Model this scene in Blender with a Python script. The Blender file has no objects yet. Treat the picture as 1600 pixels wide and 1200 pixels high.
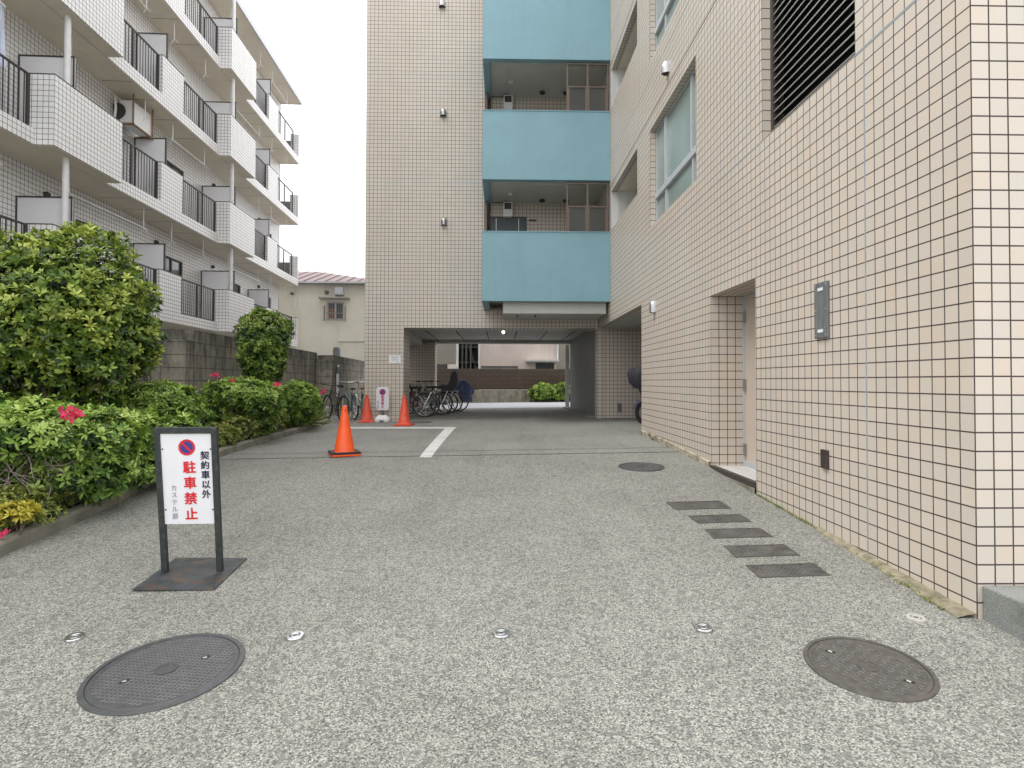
import bpy, math, random
import numpy as np
from mathutils import Vector, Matrix, noise
random.seed(7); RNG = np.random.default_rng(7)
R = math.radians
SC = bpy.context.scene
COL = SC.collection
EYE = 1.25                       # camera height; all "rel" heights are relative to it

# ------------------------------------------------------------------ camera
F = 896.0; PX0 = 800.0; PY0 = 581.0
PITCH = 1.0; YAW = -1.2; ROLL = 0.15
cam_d = bpy.data.cameras.new('camera'); cam = bpy.data.objects.new('camera', cam_d); COL.objects.link(cam)
SC.camera = cam
cam_d.sensor_width = 36.0; cam_d.lens = 36.0 * F / 1600
cam_d.clip_start = 0.05; cam_d.clip_end = 500
cam_d.shift_y = -(600 - PY0) / 1600.0
CAMR = Matrix.Rotation(R(YAW), 4, 'Z') @ Matrix.Rotation(R(90 + PITCH), 4, 'X') @ Matrix.Rotation(R(ROLL), 4, 'Z')
cam.matrix_world = Matrix.Translation((0, 0, EYE)) @ CAMR
# ------------------------------------------------------------------ sky, sun, exposure
W = bpy.data.worlds.new('World'); SC.world = W; W.use_nodes = True
wn = W.node_tree.nodes; wl = W.node_tree.links; wn.clear()
sky = wn.new('ShaderNodeTexSky'); sky.sky_type = 'NISHITA'; sky.sun_disc = False
sky.sun_elevation = R(60); sky.sun_rotation = R(262); sky.air_density = 1.0; sky.dust_density = 3.0
hs = wn.new('ShaderNodeHueSaturation'); hs.inputs['Saturation'].default_value = 0.10
mx = wn.new('ShaderNodeMix'); mx.data_type = 'RGBA'; mx.inputs[0].default_value = 0.80
mx.inputs[7].default_value = (11.6, 11.7, 11.9, 1)      # even layer of cloud over the clear sky
bg = wn.new('ShaderNodeBackground'); bg.inputs['Strength'].default_value = 0.125
wo = wn.new('ShaderNodeOutputWorld')
wl.new(sky.outputs[0], hs.inputs['Color']); wl.new(hs.outputs[0], mx.inputs[6]); wl.new(mx.outputs[2], bg.inputs[0]); wl.new(bg.outputs[0], wo.inputs[0])
sd = bpy.data.lights.new('sun', 'SUN'); sd.energy = 1.1; sd.angle = R(25); sd.color = (1, .965, .91)
sun = bpy.data.objects.new('sun', sd); COL.objects.link(sun)
sun.rotation_euler = (R(30), 0, R(-82)); sun.location = (0, 0, 20)
SC.view_settings.view_transform = 'Standard'; SC.view_settings.look = 'None'
SC.view_settings.exposure = 0.70; SC.view_settings.gamma = 1.0
SC.cycles.max_bounces = 6; SC.cycles.diffuse_bounces = 4; SC.cycles.transparent_max_bounces = 6

# ------------------------------------------------------------------ ground height and pixel helpers
GY = [(-8, -1.70), (0, -1.40), (2, -1.31), (3.05, -1.245), (5.6, -1.10), (6.85, -1.015), (8.5, -.965), (10.2, -.945), (14.75, -.93), (60, -.93)]
def Grel(x, y):
    ys = [p[0] for p in GY]; zs = [p[1] for p in GY]
    return float(np.interp(y, ys, zs)) + .016 * (min(max(x, -7), 3) - 2.5) * (1 if y < 30 else 1)
def G(x, y): return Grel(x, y) + EYE
def ray(px, py):
    d = CAMR.to_3x3() @ Vector(((px - PX0) / F, -(py - PY0) / F, -1.0)); return d
def PY(px, py, Y):
    d = ray(px, py); t = Y / d.y; return Vector((d.x * t, Y, EYE + d.z * t))
def PXp(px, py, X):
    d = ray(px, py); t = X / d.x; return Vector((X, d.y * t, EYE + d.z * t))
def PG(px, py):
    d = ray(px, py); lo, hi = .5, 80.
    for _ in range(50):
        m = (lo + hi) / 2
        if EYE + d.z * m > G(d.x * m, d.y * m): lo = m
        else: hi = m
    return Vector((d.x * lo, d.y * lo, EYE + d.z * lo))

# ------------------------------------------------------------------ materials
def _n(nt, t, **k):
    n = nt.nodes.new(t)
    for a, v in k.items(): setattr(n, a, v)
    return n
def newmat(name):
    m = bpy.data.materials.new(name); m.use_nodes = True
    nt = m.node_tree; b = nt.nodes['Principled BSDF']; return m, nt, b
def c4(c): return (c[0], c[1], c[2], 1)
def mixc(nt, fac, a, b, mode='MIX'):
    n = _n(nt, 'ShaderNodeMix', data_type='RGBA', blend_type=mode)
    for s, v in ((0, fac), (6, a), (7, b)):
        if isinstance(v, (int, float)): n.inputs[s].default_value = v
        elif isinstance(v, tuple): n.inputs[s].default_value = c4(v)
        else: nt.links.new(v, n.inputs[s])
    return n.outputs[2]
def ramp(nt, fac, stops):
    n = _n(nt, 'ShaderNodeValToRGB'); e = n.color_ramp.elements
    while len(e) < len(stops): e.new(.5)
    for i, (p, c) in enumerate(stops): e[i].position = p; e[i].color = c4(c) if isinstance(c, tuple) else (c, c, c, 1)
    nt.links.new(fac, n.inputs[0]); return n.outputs[0]
def noi(nt, vec, scale, detail=4, rough=.55, stretch=None):
    if stretch:
        mp = _n(nt, 'ShaderNodeMapping'); mp.inputs['Scale'].default_value = stretch; nt.links.new(vec, mp.inputs[0]); vec = mp.outputs[0]
    n = _n(nt, 'ShaderNodeTexNoise'); n.inputs['Scale'].default_value = scale; n.inputs['Detail'].default_value = detail; n.inputs['Roughness'].default_value = rough
    nt.links.new(vec, n.inputs['Vector']); return n.outputs['Fac']
def bump(nt, b, h, strength=.3, dist=.01):
    n = _n(nt, 'ShaderNodeBump'); n.inputs['Strength'].default_value = strength; n.inputs['Distance'].default_value = dist
    nt.links.new(h, n.inputs['Height']); nt.links.new(n.outputs[0], b.inputs['Normal'])
def geo(nt): return _n(nt, 'ShaderNodeNewGeometry').outputs['Position']
def uvn(nt): return _n(nt, 'ShaderNodeUVMap', uv_map='UVMap').outputs[0]
def basic(name, col, rough=.6, metal=0, var=.12, scale=6, bmp=0, bscale=None, stretch=None, dirt=None, spec=None, trans=0):
    m, nt, b = newmat(name); p = geo(nt)
    f = noi(nt, p, scale, 5, .6, stretch)
    lo = tuple(c * (1 - var) for c in col); hi = tuple(min(1, c * (1 + var)) for c in col)
    out = ramp(nt, f, [(.3, lo), (.7, hi)])
    if dirt:
        dc, dsc, lo_, hi_, dst = dirt
        g = noi(nt, p, dsc, 6, .65, dst); out = mixc(nt, ramp(nt, g, [(lo_, 0.), (hi_, 1.)]), out, dc)
    nt.links.new(out, b.inputs['Base Color']); b.inputs['Roughness'].default_value = rough; b.inputs['Metallic'].default_value = metal
    if spec is not None: b.inputs['Specular IOR Level'].default_value = spec
    if bmp: bump(nt, b, noi(nt, p, bscale or scale * 8, 4), bmp, .004)
    return m
def tile_mat(name, c1, c2, c3, grout, w=.1, h=.1, mort=.0062, rough=.38, offset=0., dirtc=(.3, .27, .2), dirt=.25, bstr=.35):
    m, nt, b = newmat(name); uv = uvn(nt); p = geo(nt)
    n = _n(nt, 'ShaderNodeTexBrick'); n.offset = offset; n.squash = 1.
    for k, v in (('Scale', 1.), ('Mortar Size', mort / 2), ('Mortar Smooth', .1), ('Bias', 0.), ('Brick Width', w), ('Row Height', h)): n.inputs[k].default_value = v
    n.inputs['Color1'].default_value = c4(c1); n.inputs['Color2'].default_value = c4(c2); n.inputs['Mortar'].default_value = c4(grout)
    nt.links.new(uv, n.inputs['Vector'])
    # second, independent per-tile variation
    sc_ = _n(nt, 'ShaderNodeVectorMath', operation='DIVIDE'); sc_.inputs[1].default_value = (w, h, 1); nt.links.new(uv, sc_.inputs[0])
    fl = _n(nt, 'ShaderNodeVectorMath', operation='FLOOR'); nt.links.new(sc_.outputs[0], fl.inputs[0])
    wnz = _n(nt, 'ShaderNodeTexWhiteNoise', noise_dimensions='2D'); nt.links.new(fl.outputs[0], wnz.inputs['Vector'])
    notm = _n(nt, 'ShaderNodeMath', operation='SUBTRACT'); notm.inputs[0].default_value = 1; nt.links.new(n.outputs['Fac'], notm.inputs[1])
    f = _n(nt, 'ShaderNodeMath', operation='MULTIPLY'); nt.links.new(ramp(nt, wnz.outputs[0], [(.78, 0.), (.97, .6)]), f.inputs[0]); nt.links.new(notm.outputs[0], f.inputs[1])
    out = mixc(nt, f.outputs[0], n.outputs['Color'], c3)
    big = noi(nt, p, .9, 6, .6, (1, 1, .5)); out = mixc(nt, ramp(nt, big, [(.4, 0.), (.8, dirt)]), out, dirtc, 'MULTIPLY')
    st = noi(nt, p, 5, 5, .6, (1, 1, .07)); out = mixc(nt, ramp(nt, st, [(.58, 0.), (.8, dirt * .8)]), out, tuple(x * .6 for x in dirtc))
    nt.links.new(out, b.inputs['Base Color'])
    rr = ramp(nt, n.outputs['Fac'], [(0., rough), (1., .9)]); nt.links.new(rr, b.inputs['Roughness'])
    bump(nt, b, notm.outputs[0], bstr, .004)
    return m
def painted(name, col, rough=.55, streak=(.3, .3, .3), amt=.25, bmp=.15):
    m, nt, b = newmat(name); p = geo(nt)
    f = noi(nt, p, 1.3, 6, .65); out = ramp(nt, f, [(.3, tuple(c * .92 for c in col)), (.7, tuple(min(1, c * 1.05) for c in col))])
    st = noi(nt, p, 7, 5, .65, (1, 1, .06)); out = mixc(nt, ramp(nt, st, [(.52, 0.), (.85, amt)]), out, streak, 'MULTIPLY')
    nt.links.new(out, b.inputs['Base Color']); b.inputs['Roughness'].default_value = rough
    bump(nt, b, noi(nt, p, 90, 3), bmp, .003); return m
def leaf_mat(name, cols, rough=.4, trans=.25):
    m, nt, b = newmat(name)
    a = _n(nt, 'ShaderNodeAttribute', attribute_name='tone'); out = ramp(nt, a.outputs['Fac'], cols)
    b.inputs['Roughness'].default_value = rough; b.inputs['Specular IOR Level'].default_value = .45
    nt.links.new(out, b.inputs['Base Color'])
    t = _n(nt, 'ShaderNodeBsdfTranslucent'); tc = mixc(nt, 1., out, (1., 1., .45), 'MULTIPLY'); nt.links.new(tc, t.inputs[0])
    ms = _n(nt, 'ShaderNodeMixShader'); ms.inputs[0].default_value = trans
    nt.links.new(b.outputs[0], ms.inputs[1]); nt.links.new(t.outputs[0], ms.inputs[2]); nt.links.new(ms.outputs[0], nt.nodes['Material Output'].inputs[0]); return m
M = {}
M['tile'] = tile_mat('beige_tile', (.61, .54, .465), (.565, .515, .45), (.62, .51, .415), (.06, .045, .04), mort=.0088, dirt=.3, dirtc=(.75, .73, .68))
M['tile_white'] = tile_mat('white_tile', (.84, .83, .82), (.80, .79, .79), (.78, .76, .73), (.10, .09, .09), mort=.010, dirt=.15, dirtc=(.8, .78, .72))
M['block'] = None
def block_mat():
    m, nt, b = newmat('weathered_concrete_block'); uv = uvn(nt); p = geo(nt)
    n = _n(nt, 'ShaderNodeTexBrick'); n.offset = 0.; n.squash = 1.
    for k, v in (('Scale', 1.), ('Mortar Size', .012), ('Mortar Smooth', .3), ('Bias', 0.), ('Brick Width', .42), ('Row Height', .22)): n.inputs[k].default_value = v
    n.inputs['Color1'].default_value = (.31, .28, .22, 1); n.inputs['Color2'].default_value = (.24, .22, .18, 1); n.inputs['Mortar'].default_value = (.09, .085, .07, 1)
    nt.links.new(uv, n.inputs['Vector'])
    f = noi(nt, p, 14, 6, .7); out = mixc(nt, ramp(nt, f, [(.35, 0.), (.75, .5)]), n.outputs['Color'], (.33, .30, .25))
    sx = _n(nt, 'ShaderNodeSeparateXYZ'); nt.links.new(p, sx.inputs[0])
    zz = _n(nt, 'ShaderNodeMapRange'); zz.inputs['From Min'].default_value = 1.0; zz.inputs['From Max'].default_value = 2.1; nt.links.new(sx.outputs[2], zz.inputs[0])
    st = noi(nt, p, 4.5, 6, .7, (1, 1, .35)); a = _n(nt, 'ShaderNodeMath', operation='ADD'); nt.links.new(st, a.inputs[0])
    hm = _n(nt, 'ShaderNodeMath', operation='MULTIPLY'); hm.inputs[1].default_value = .26; nt.links.new(zz.outputs[0], hm.inputs[0]); nt.links.new(hm.outputs[0], a.inputs[1])
    out = mixc(nt, ramp(nt, a.outputs[0], [(.56, 0.), (.80, .85)]), out, (.045, .045, .038))   # algae stain running down from the coping
    nt.links.new(out, b.inputs['Base Color']); b.inputs['Roughness'].default_value = .95
    bump(nt, b, n.outputs['Fac'], -.5, .01); return m
M['block'] = block_mat()
def ground_mat(name, smooth=False):
    m, nt, b = newmat(name); p = geo(nt)
    v = _n(nt, 'ShaderNodeTexVoronoi', feature='F1'); v.inputs['Scale'].default_value = 150 if not smooth else 130
    wv = noi(nt, p, 60, 2)
    nt.links.new(p, v.inputs['Vector'])
    v2 = _n(nt, 'ShaderNodeTexVoronoi', feature='F1'); v2.inputs['Scale'].default_value = 42; nt.links.new(p, v2.inputs['Vector'])
    sep = _n(nt, 'ShaderNodeSeparateColor'); nt.links.new(v.outputs['Color'], sep.inputs[0])
    if not smooth:
        out = ramp(nt, sep.outputs[0], [(0., (.075, .08, .085)), (.2, (.17, .172, .17)), (.4, (.31, .31, .295)), (.75, (.45, .445, .42)), (1., (.60, .59, .56))])
    else:
        out = ramp(nt, sep.outputs[0], [(0., (.14, .142, .13)), (.3, (.225, .226, .207)), (.7, (.31, .308, .28)), (1., (.43, .425, .39))])
    sep2 = _n(nt, 'ShaderNodeSeparateColor'); nt.links.new(v2.outputs['Color'], sep2.inputs[0])
    out = mixc(nt, ramp(nt, sep2.outputs[1], [(.86, 0.), (.9, .55)]), out, (.14, .145, .16))
    # matrix between pebbles
    out = mixc(nt, ramp(nt, v.outputs['Distance'], [(.42, 0.), (.75, .75)]), out, (.20, .19, .165))
    big = noi(nt, p, .8, 6, .62); out = mixc(nt, ramp(nt, big, [(.42, 0.), (.72, .42)]), out, (.58, .57, .545), 'MULTIPLY')
    med = noi(nt, p, 5, 5, .7); out = mixc(nt, ramp(nt, med, [(.55, 0.), (.8, .4)]), out, (.5, .5, .49), 'MULTIPLY')
    lt = noi(nt, p, 3.1, 5, .7, (.5, 1, 1)); out = mixc(nt, ramp(nt, lt, [(.6, 0.), (.8, .3)]), out, (.52, .50, .46))
    if not smooth:
        out = mixc(nt, 1., out, (.86, .865, .825), 'MULTIPLY')
    sp = noi(nt, p, 1.9, 7, .75); out = mixc(nt, ramp(nt, sp, [(.63, 0.), (.70, .38)]), out, (.42, .43, .43), 'MULTIPLY')      # old oil and damp spots
    tr = noi(nt, p, 1.5, 5, .6, (2.2, .22, 1)); out = mixc(nt, ramp(nt, tr, [(.5, 0.), (.72, .24)]), out, (.5, .5, .49), 'MULTIPLY')   # faint tyre bands
    cr = _n(nt, 'ShaderNodeTexVoronoi', feature='DISTANCE_TO_EDGE'); cr.inputs['Scale'].default_value = .42
    mpw = _n(nt, 'ShaderNodeVectorMath', operation='ADD'); nn = _n(nt, 'ShaderNodeTexNoise'); nn.inputs['Scale'].default_value = 2.5; nn.inputs['Detail'].default_value = 6; nt.links.new(p, nn.inputs['Vector'])
    nt.links.new(p, mpw.inputs[0]); nt.links.new(nn.outputs['Color'], mpw.inputs[1]); nt.links.new(mpw.outputs[0], cr.inputs['Vector'])
    out = mixc(nt, ramp(nt, cr.outputs['Distance'], [(.0, .35), (.0035, 0.)]), out, (.12, .12, .11))
    nt.links.new(out, b.inputs['Base Color']); b.inputs['Roughness'].default_value = .88; b.inputs['Specular IOR Level'].default_value = .3
    inv = ramp(nt, v.outputs['Distance'], [(0., 1.), (.7, 0.)])
    bump(nt, b, inv, .55 if not smooth else .25, .004); return m
M['ground'] = ground_mat('exposed_aggregate_concrete')
M['ground2'] = ground_mat('worn_concrete', True)
M['cyan'] = painted('cyan_paint', (.215, .385, .45), amt=.25, streak=(.55, .62, .66))
M['white_paint'] = painted('white_soffit_paint', (.56, .56, .53), amt=.2, streak=(.6, .6, .55))
M['white_wall'] = painted('white_wall_paint', (.62, .62, .6))
M['soffit'] = painted('balcony_soffit_paint', (.80, .73, .60), amt=.3, streak=(.6, .55, .45))
M['cream'] = painted('cream_stucco', (.72, .69, .58), amt=.2, streak=(.7, .68, .6))
M['pink_stucco'] = painted('pinkish_stucco', (.68, .60, .55), amt=.5, streak=(.5, .46, .42))
M['grey_stucco'] = painted('grey_stucco', (.33, .31, .27), amt=.5, streak=(.5, .46, .42))
M['grey_wall'] = painted('grey_painted_wall', (.19, .20, .19), amt=.3)
M['ceiling'] = painted('undercroft_ceiling', (.46, .45, .41), amt=.1)
M['sealant'] = basic('joint_sealant', (.30, .32, .345), .7)
M['thin_joint'] = basic('thin_joint', (.05, .05, .055), .8)
M['steel'] = basic('satin_steel', (.42, .42, .43), .36, 1, .08, 20)
M['stud_steel'] = basic('bright_steel_stud', (.62, .62, .63), .3, 1, .1, 30)
M['worn_stud'] = basic('worn_concrete_coloured_stud', (.40, .39, .35), .7, 0, .2, 30)
M['alu'] = basic('grey_aluminium', (.52, .54, .57), .45, .25, .06, 9)
M['bronze_alu'] = basic('bronze_aluminium', (.15, .115, .09), .45, .2, .08, 9)
M['dark_metal'] = basic('dark_brown_metal', (.06, .052, .048), .5, .2, .2, 20)
M['louvre'] = basic('dark_louvre_metal', (.045, .045, .045), .35, .5, .2, 9)
M['louvre_edge'] = basic('louvre_edge_metal', (.36, .36, .34), .35, .5, .1, 9)
M['black_void'] = basic('dark_interior', (.012, .013, .013), .9)
M['door'] = basic('beige_steel_door', (.54, .46, .385), .45, 0, .05, 3)
M['dark_door'] = basic('dark_green_door', (.05, .065, .07), .4, 0, .1, 6)
M['grey_box'] = basic('weathered_grey_plastic', (.15, .16, .165), .6, .1, .35, 10, stretch=(3, 3, .4))
M['brown_box'] = basic('brown_metal_cover', (.06, .045, .04), .6, .2, .3, 15)
M['label_white'] = basic('white_label', (.8, .8, .82), .5)
M['white_plastic'] = basic('white_plastic', (.72, .72, .71), .5, 0, .06, 5)
M['pipe_white'] = basic('white_pipe_paint', (.70, .70, .70), .45, 0, .08, 6)
M['orange'] = basic('orange_plastic', (.86, .10, .015), .45, 0, .08, 8, .1)
M['red'] = basic('faded_red_plastic', (.72, .075, .035), .5, 0, .12, 9, .1, dirt=((.55, .2, .14), 7, .5, .8, None))
M['black_rubber'] = basic('black_rubber', (.022, .022, .024), .7, 0, .3, 20)
M['sign_frame'] = basic('dark_green_black_paint', (.028, .034, .034), .45, .1, .35, 30, .3, dirt=((.09, .09, .085), 25, .55, .75, None))
M['sign_base'] = basic('rusted_steel_plate', (.06, .066, .072), .5, .3, .35, 9, .3, dirt=((.17, .095, .055), 6, .52, .75, (1, 2, 1)))
M['sign_white'] = basic('sign_white', (.74, .74, .76), .4, 0, .03, 6)
M['red_print'] = basic('red_print', (.62, .012, .022), .5, 0, .05, 9)
M['pink_print'] = basic('faded_red_print', (.50, .03, .12), .5)
M['blue_print'] = basic('navy_print', (.035, .04, .22), .5)
M['black_print'] = basic('navy_black_print', (.018, .018, .05), .5)
M['grey_print'] = basic('grey_print', (.22, .22, .27), .5)
M['iron'] = basic('cast_iron', (.115, .11, .10), .5, .45, .25, 30, .3, dirt=((.17, .15, .12), 12, .5, .8, None))
M['iron_dark'] = basic('cast_iron_blue_grey', (.10, .102, .105), .48, .45, .2, 30, .3)
M['iron_top'] = basic('worn_raised_iron', (.20, .20, .195), .45, .4, .2, 20)
M['iron_worn'] = basic('worn_cast_iron', (.145, .14, .13), .55, .35, .35, 9, .3, dirt=((.17, .115, .07), 5, .55, .8, None))
M['road_paint'] = basic('worn_white_line_paint', (.62, .62, .60), .75, 0, .15, 10, dirt=((.33, .33, .31), 22, .52, .72, None))
M['kerb'] = basic('mossy_kerb_concrete', (.24, .225, .185), .95, 0, .3, 12, .6, dirt=((.10, .105, .07), 3, .45, .7, None))
M['soil'] = basic('dark_leaf_litter', (.055, .04, .028), .95, 0, .6, 30, .8)
M['mortar'] = basic('cracked_mossy_mortar', (.27, .24, .17), .95, 0, .4, 16, .8, dirt=((.13, .12, .07), 6, .5, .7, None))
M['granite'] = basic('speckled_granite', (.22, .23, .22), .5, 0, .55, 160, .2, dirt=((.09, .11, .08), 4, .5, .8, None))
M['threshold'] = basic('pale_stone_step', (.50, .50, .48), .7, 0, .15, 30, .2)
M['wing_base'] = basic('stained_base_course', (.43, .39, .29), .9, 0, .2, 6, .4, dirt=((.08, .075, .045), 5, .45, .62, (1, 1, 1.5)))
M['roof_red'] = basic('faded_red_metal_roof', (.19, .125, .125), .5, .2, .2, 4)
M['slat'] = basic('brown_slat', (.12, .088, .066), .6, 0, .25, 8)
M['planter'] = basic('stained_planter_concrete', (.28, .265, .215), .95, 0, .2, 6, .5, dirt=((.11, .11, .075), 3, .45, .7, (1, 1, .4)))
M['asphalt'] = basic('pale_asphalt', (.38, .39, .42), .9, 0, .15, 50, .4)
M['bark'] = basic('grey_bark', (.12, .095, .07), .9, 0, .4, 30, .6)
M['twig'] = basic('dead_twig', (.30, .26, .22), .85, 0, .3, 30)
M['flower'] = leaf_mat('pink_azalea_petal', [(0., (.75, .03, .14)), (1., (.85, .10, .22))], .6, .4)
M['leaf_tree'] = leaf_mat('broad_glossy_leaf', [(0., (.02, .045, .012)), (.3, (.06, .12, .02)), (.62, (.23, .33, .05)), (1., (.52, .58, .14))], .33, .18)
M['leaf_tree2'] = leaf_mat('dark_broad_leaf', [(0., (.02, .045, .014)), (.3, (.06, .12, .025)), (.62, (.20, .31, .05)), (1., (.46, .55, .13))], .33, .18)
M['leaf_az'] = leaf_mat('azalea_leaf', [(0., (.03, .06, .02)), (.35, (.10, .19, .03)), (.65, (.29, .45, .08)), (1., (.54, .67, .20))], .5)
M['leaf_low'] = leaf_mat('small_yellow_green_leaf', [(0., (.05, .08, .02)), (.45, (.16, .21, .04)), (1., (.44, .47, .13))], .5)
M['leaf_yellow'] = leaf_mat('yellow_leaf', [(0., (.35, .30, .03)), (1., (.62, .55, .08))], .5)
M['grass_var'] = leaf_mat('variegated_grass_blade', [(0., (.10, .16, .04)), (.5, (.28, .34, .12)), (1., (.60, .62, .36))], .5)
M['chrome'] = basic('bicycle_chrome', (.66, .66, .66), .25, 1, .05, 10)
M['tyre'] = basic('bicycle_tyre', (.025, .025, .026), .8)
M['saddle_black'] = basic('black_vinyl', (.02, .02, .022), .5)
M['saddle_brown'] = basic('brown_vinyl', (.16, .07, .04), .5)
M['bike_black'] = basic('black_bike_paint', (.02, .02, .022), .3)
M['bike_teal'] = basic('teal_bike_paint', (.07, .17, .19), .35)
M['bike_green'] = basic('mint_bike_paint', (.12, .46, .30), .35)
M['bike_silver'] = basic('silver_bike_paint', (.42, .43, .44), .35, .6)
M['bike_red'] = basic('red_bike_paint', (.22, .03, .03), .35)
M['bike_navy'] = basic('navy_bike_paint', (.03, .04, .10), .35)
M['lock_green'] = basic('yellow_green_cable', (.42, .60, .05), .5)
M['cover_blue'] = basic('blue_rain_cover', (.10, .13, .26), .5, 0, .2, 12)
M['cover_dark'] = basic('dark_blue_rain_cover', (.03, .04, .08), .5, 0, .2, 12)
M['cover_grey'] = basic('charcoal_fabric', (.035, .036, .045), .75, 0, .25, 16, .3)
M['basket_white'] = basic('pale_basket_cover', (.5, .5, .5), .6)
def glass(name, col, rough=.12):
    m, nt, b = newmat(name); p = geo(nt)
    nt.links.new(ramp(nt, noi(nt, p, .9, 4, .5), [(.3, tuple(c * .8 for c in col)), (.7, tuple(c * 1.15 for c in col))]), b.inputs['Base Color'])
    b.inputs['Roughness'].default_value = rough; b.inputs['Specular IOR Level'].default_value = .8; return m
M['glass_green'] = glass('frosted_green_glass', (.25, .31, .285), .25)
M['glass_dark'] = glass('dark_window_glass', (.10, .11, .105), .15)
M['glass_grey'] = glass('frosted_grey_glass', (.075, .075, .07), .5)
M['glass_grey'].node_tree.nodes['Principled BSDF'].inputs['Specular IOR Level'].default_value = .25
M['curtain'] = basic('red_curtain', (.30, .12, .09), .8)
def emis(name, col, s):
    m, nt, b = newmat(name); b.inputs['Emission Color'].default_value = c4(col); b.inputs['Emission Strength'].default_value = s; return m
M['lamp'] = emis('lit_fluorescent_tube', (1, .93, .78), 9)

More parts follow.
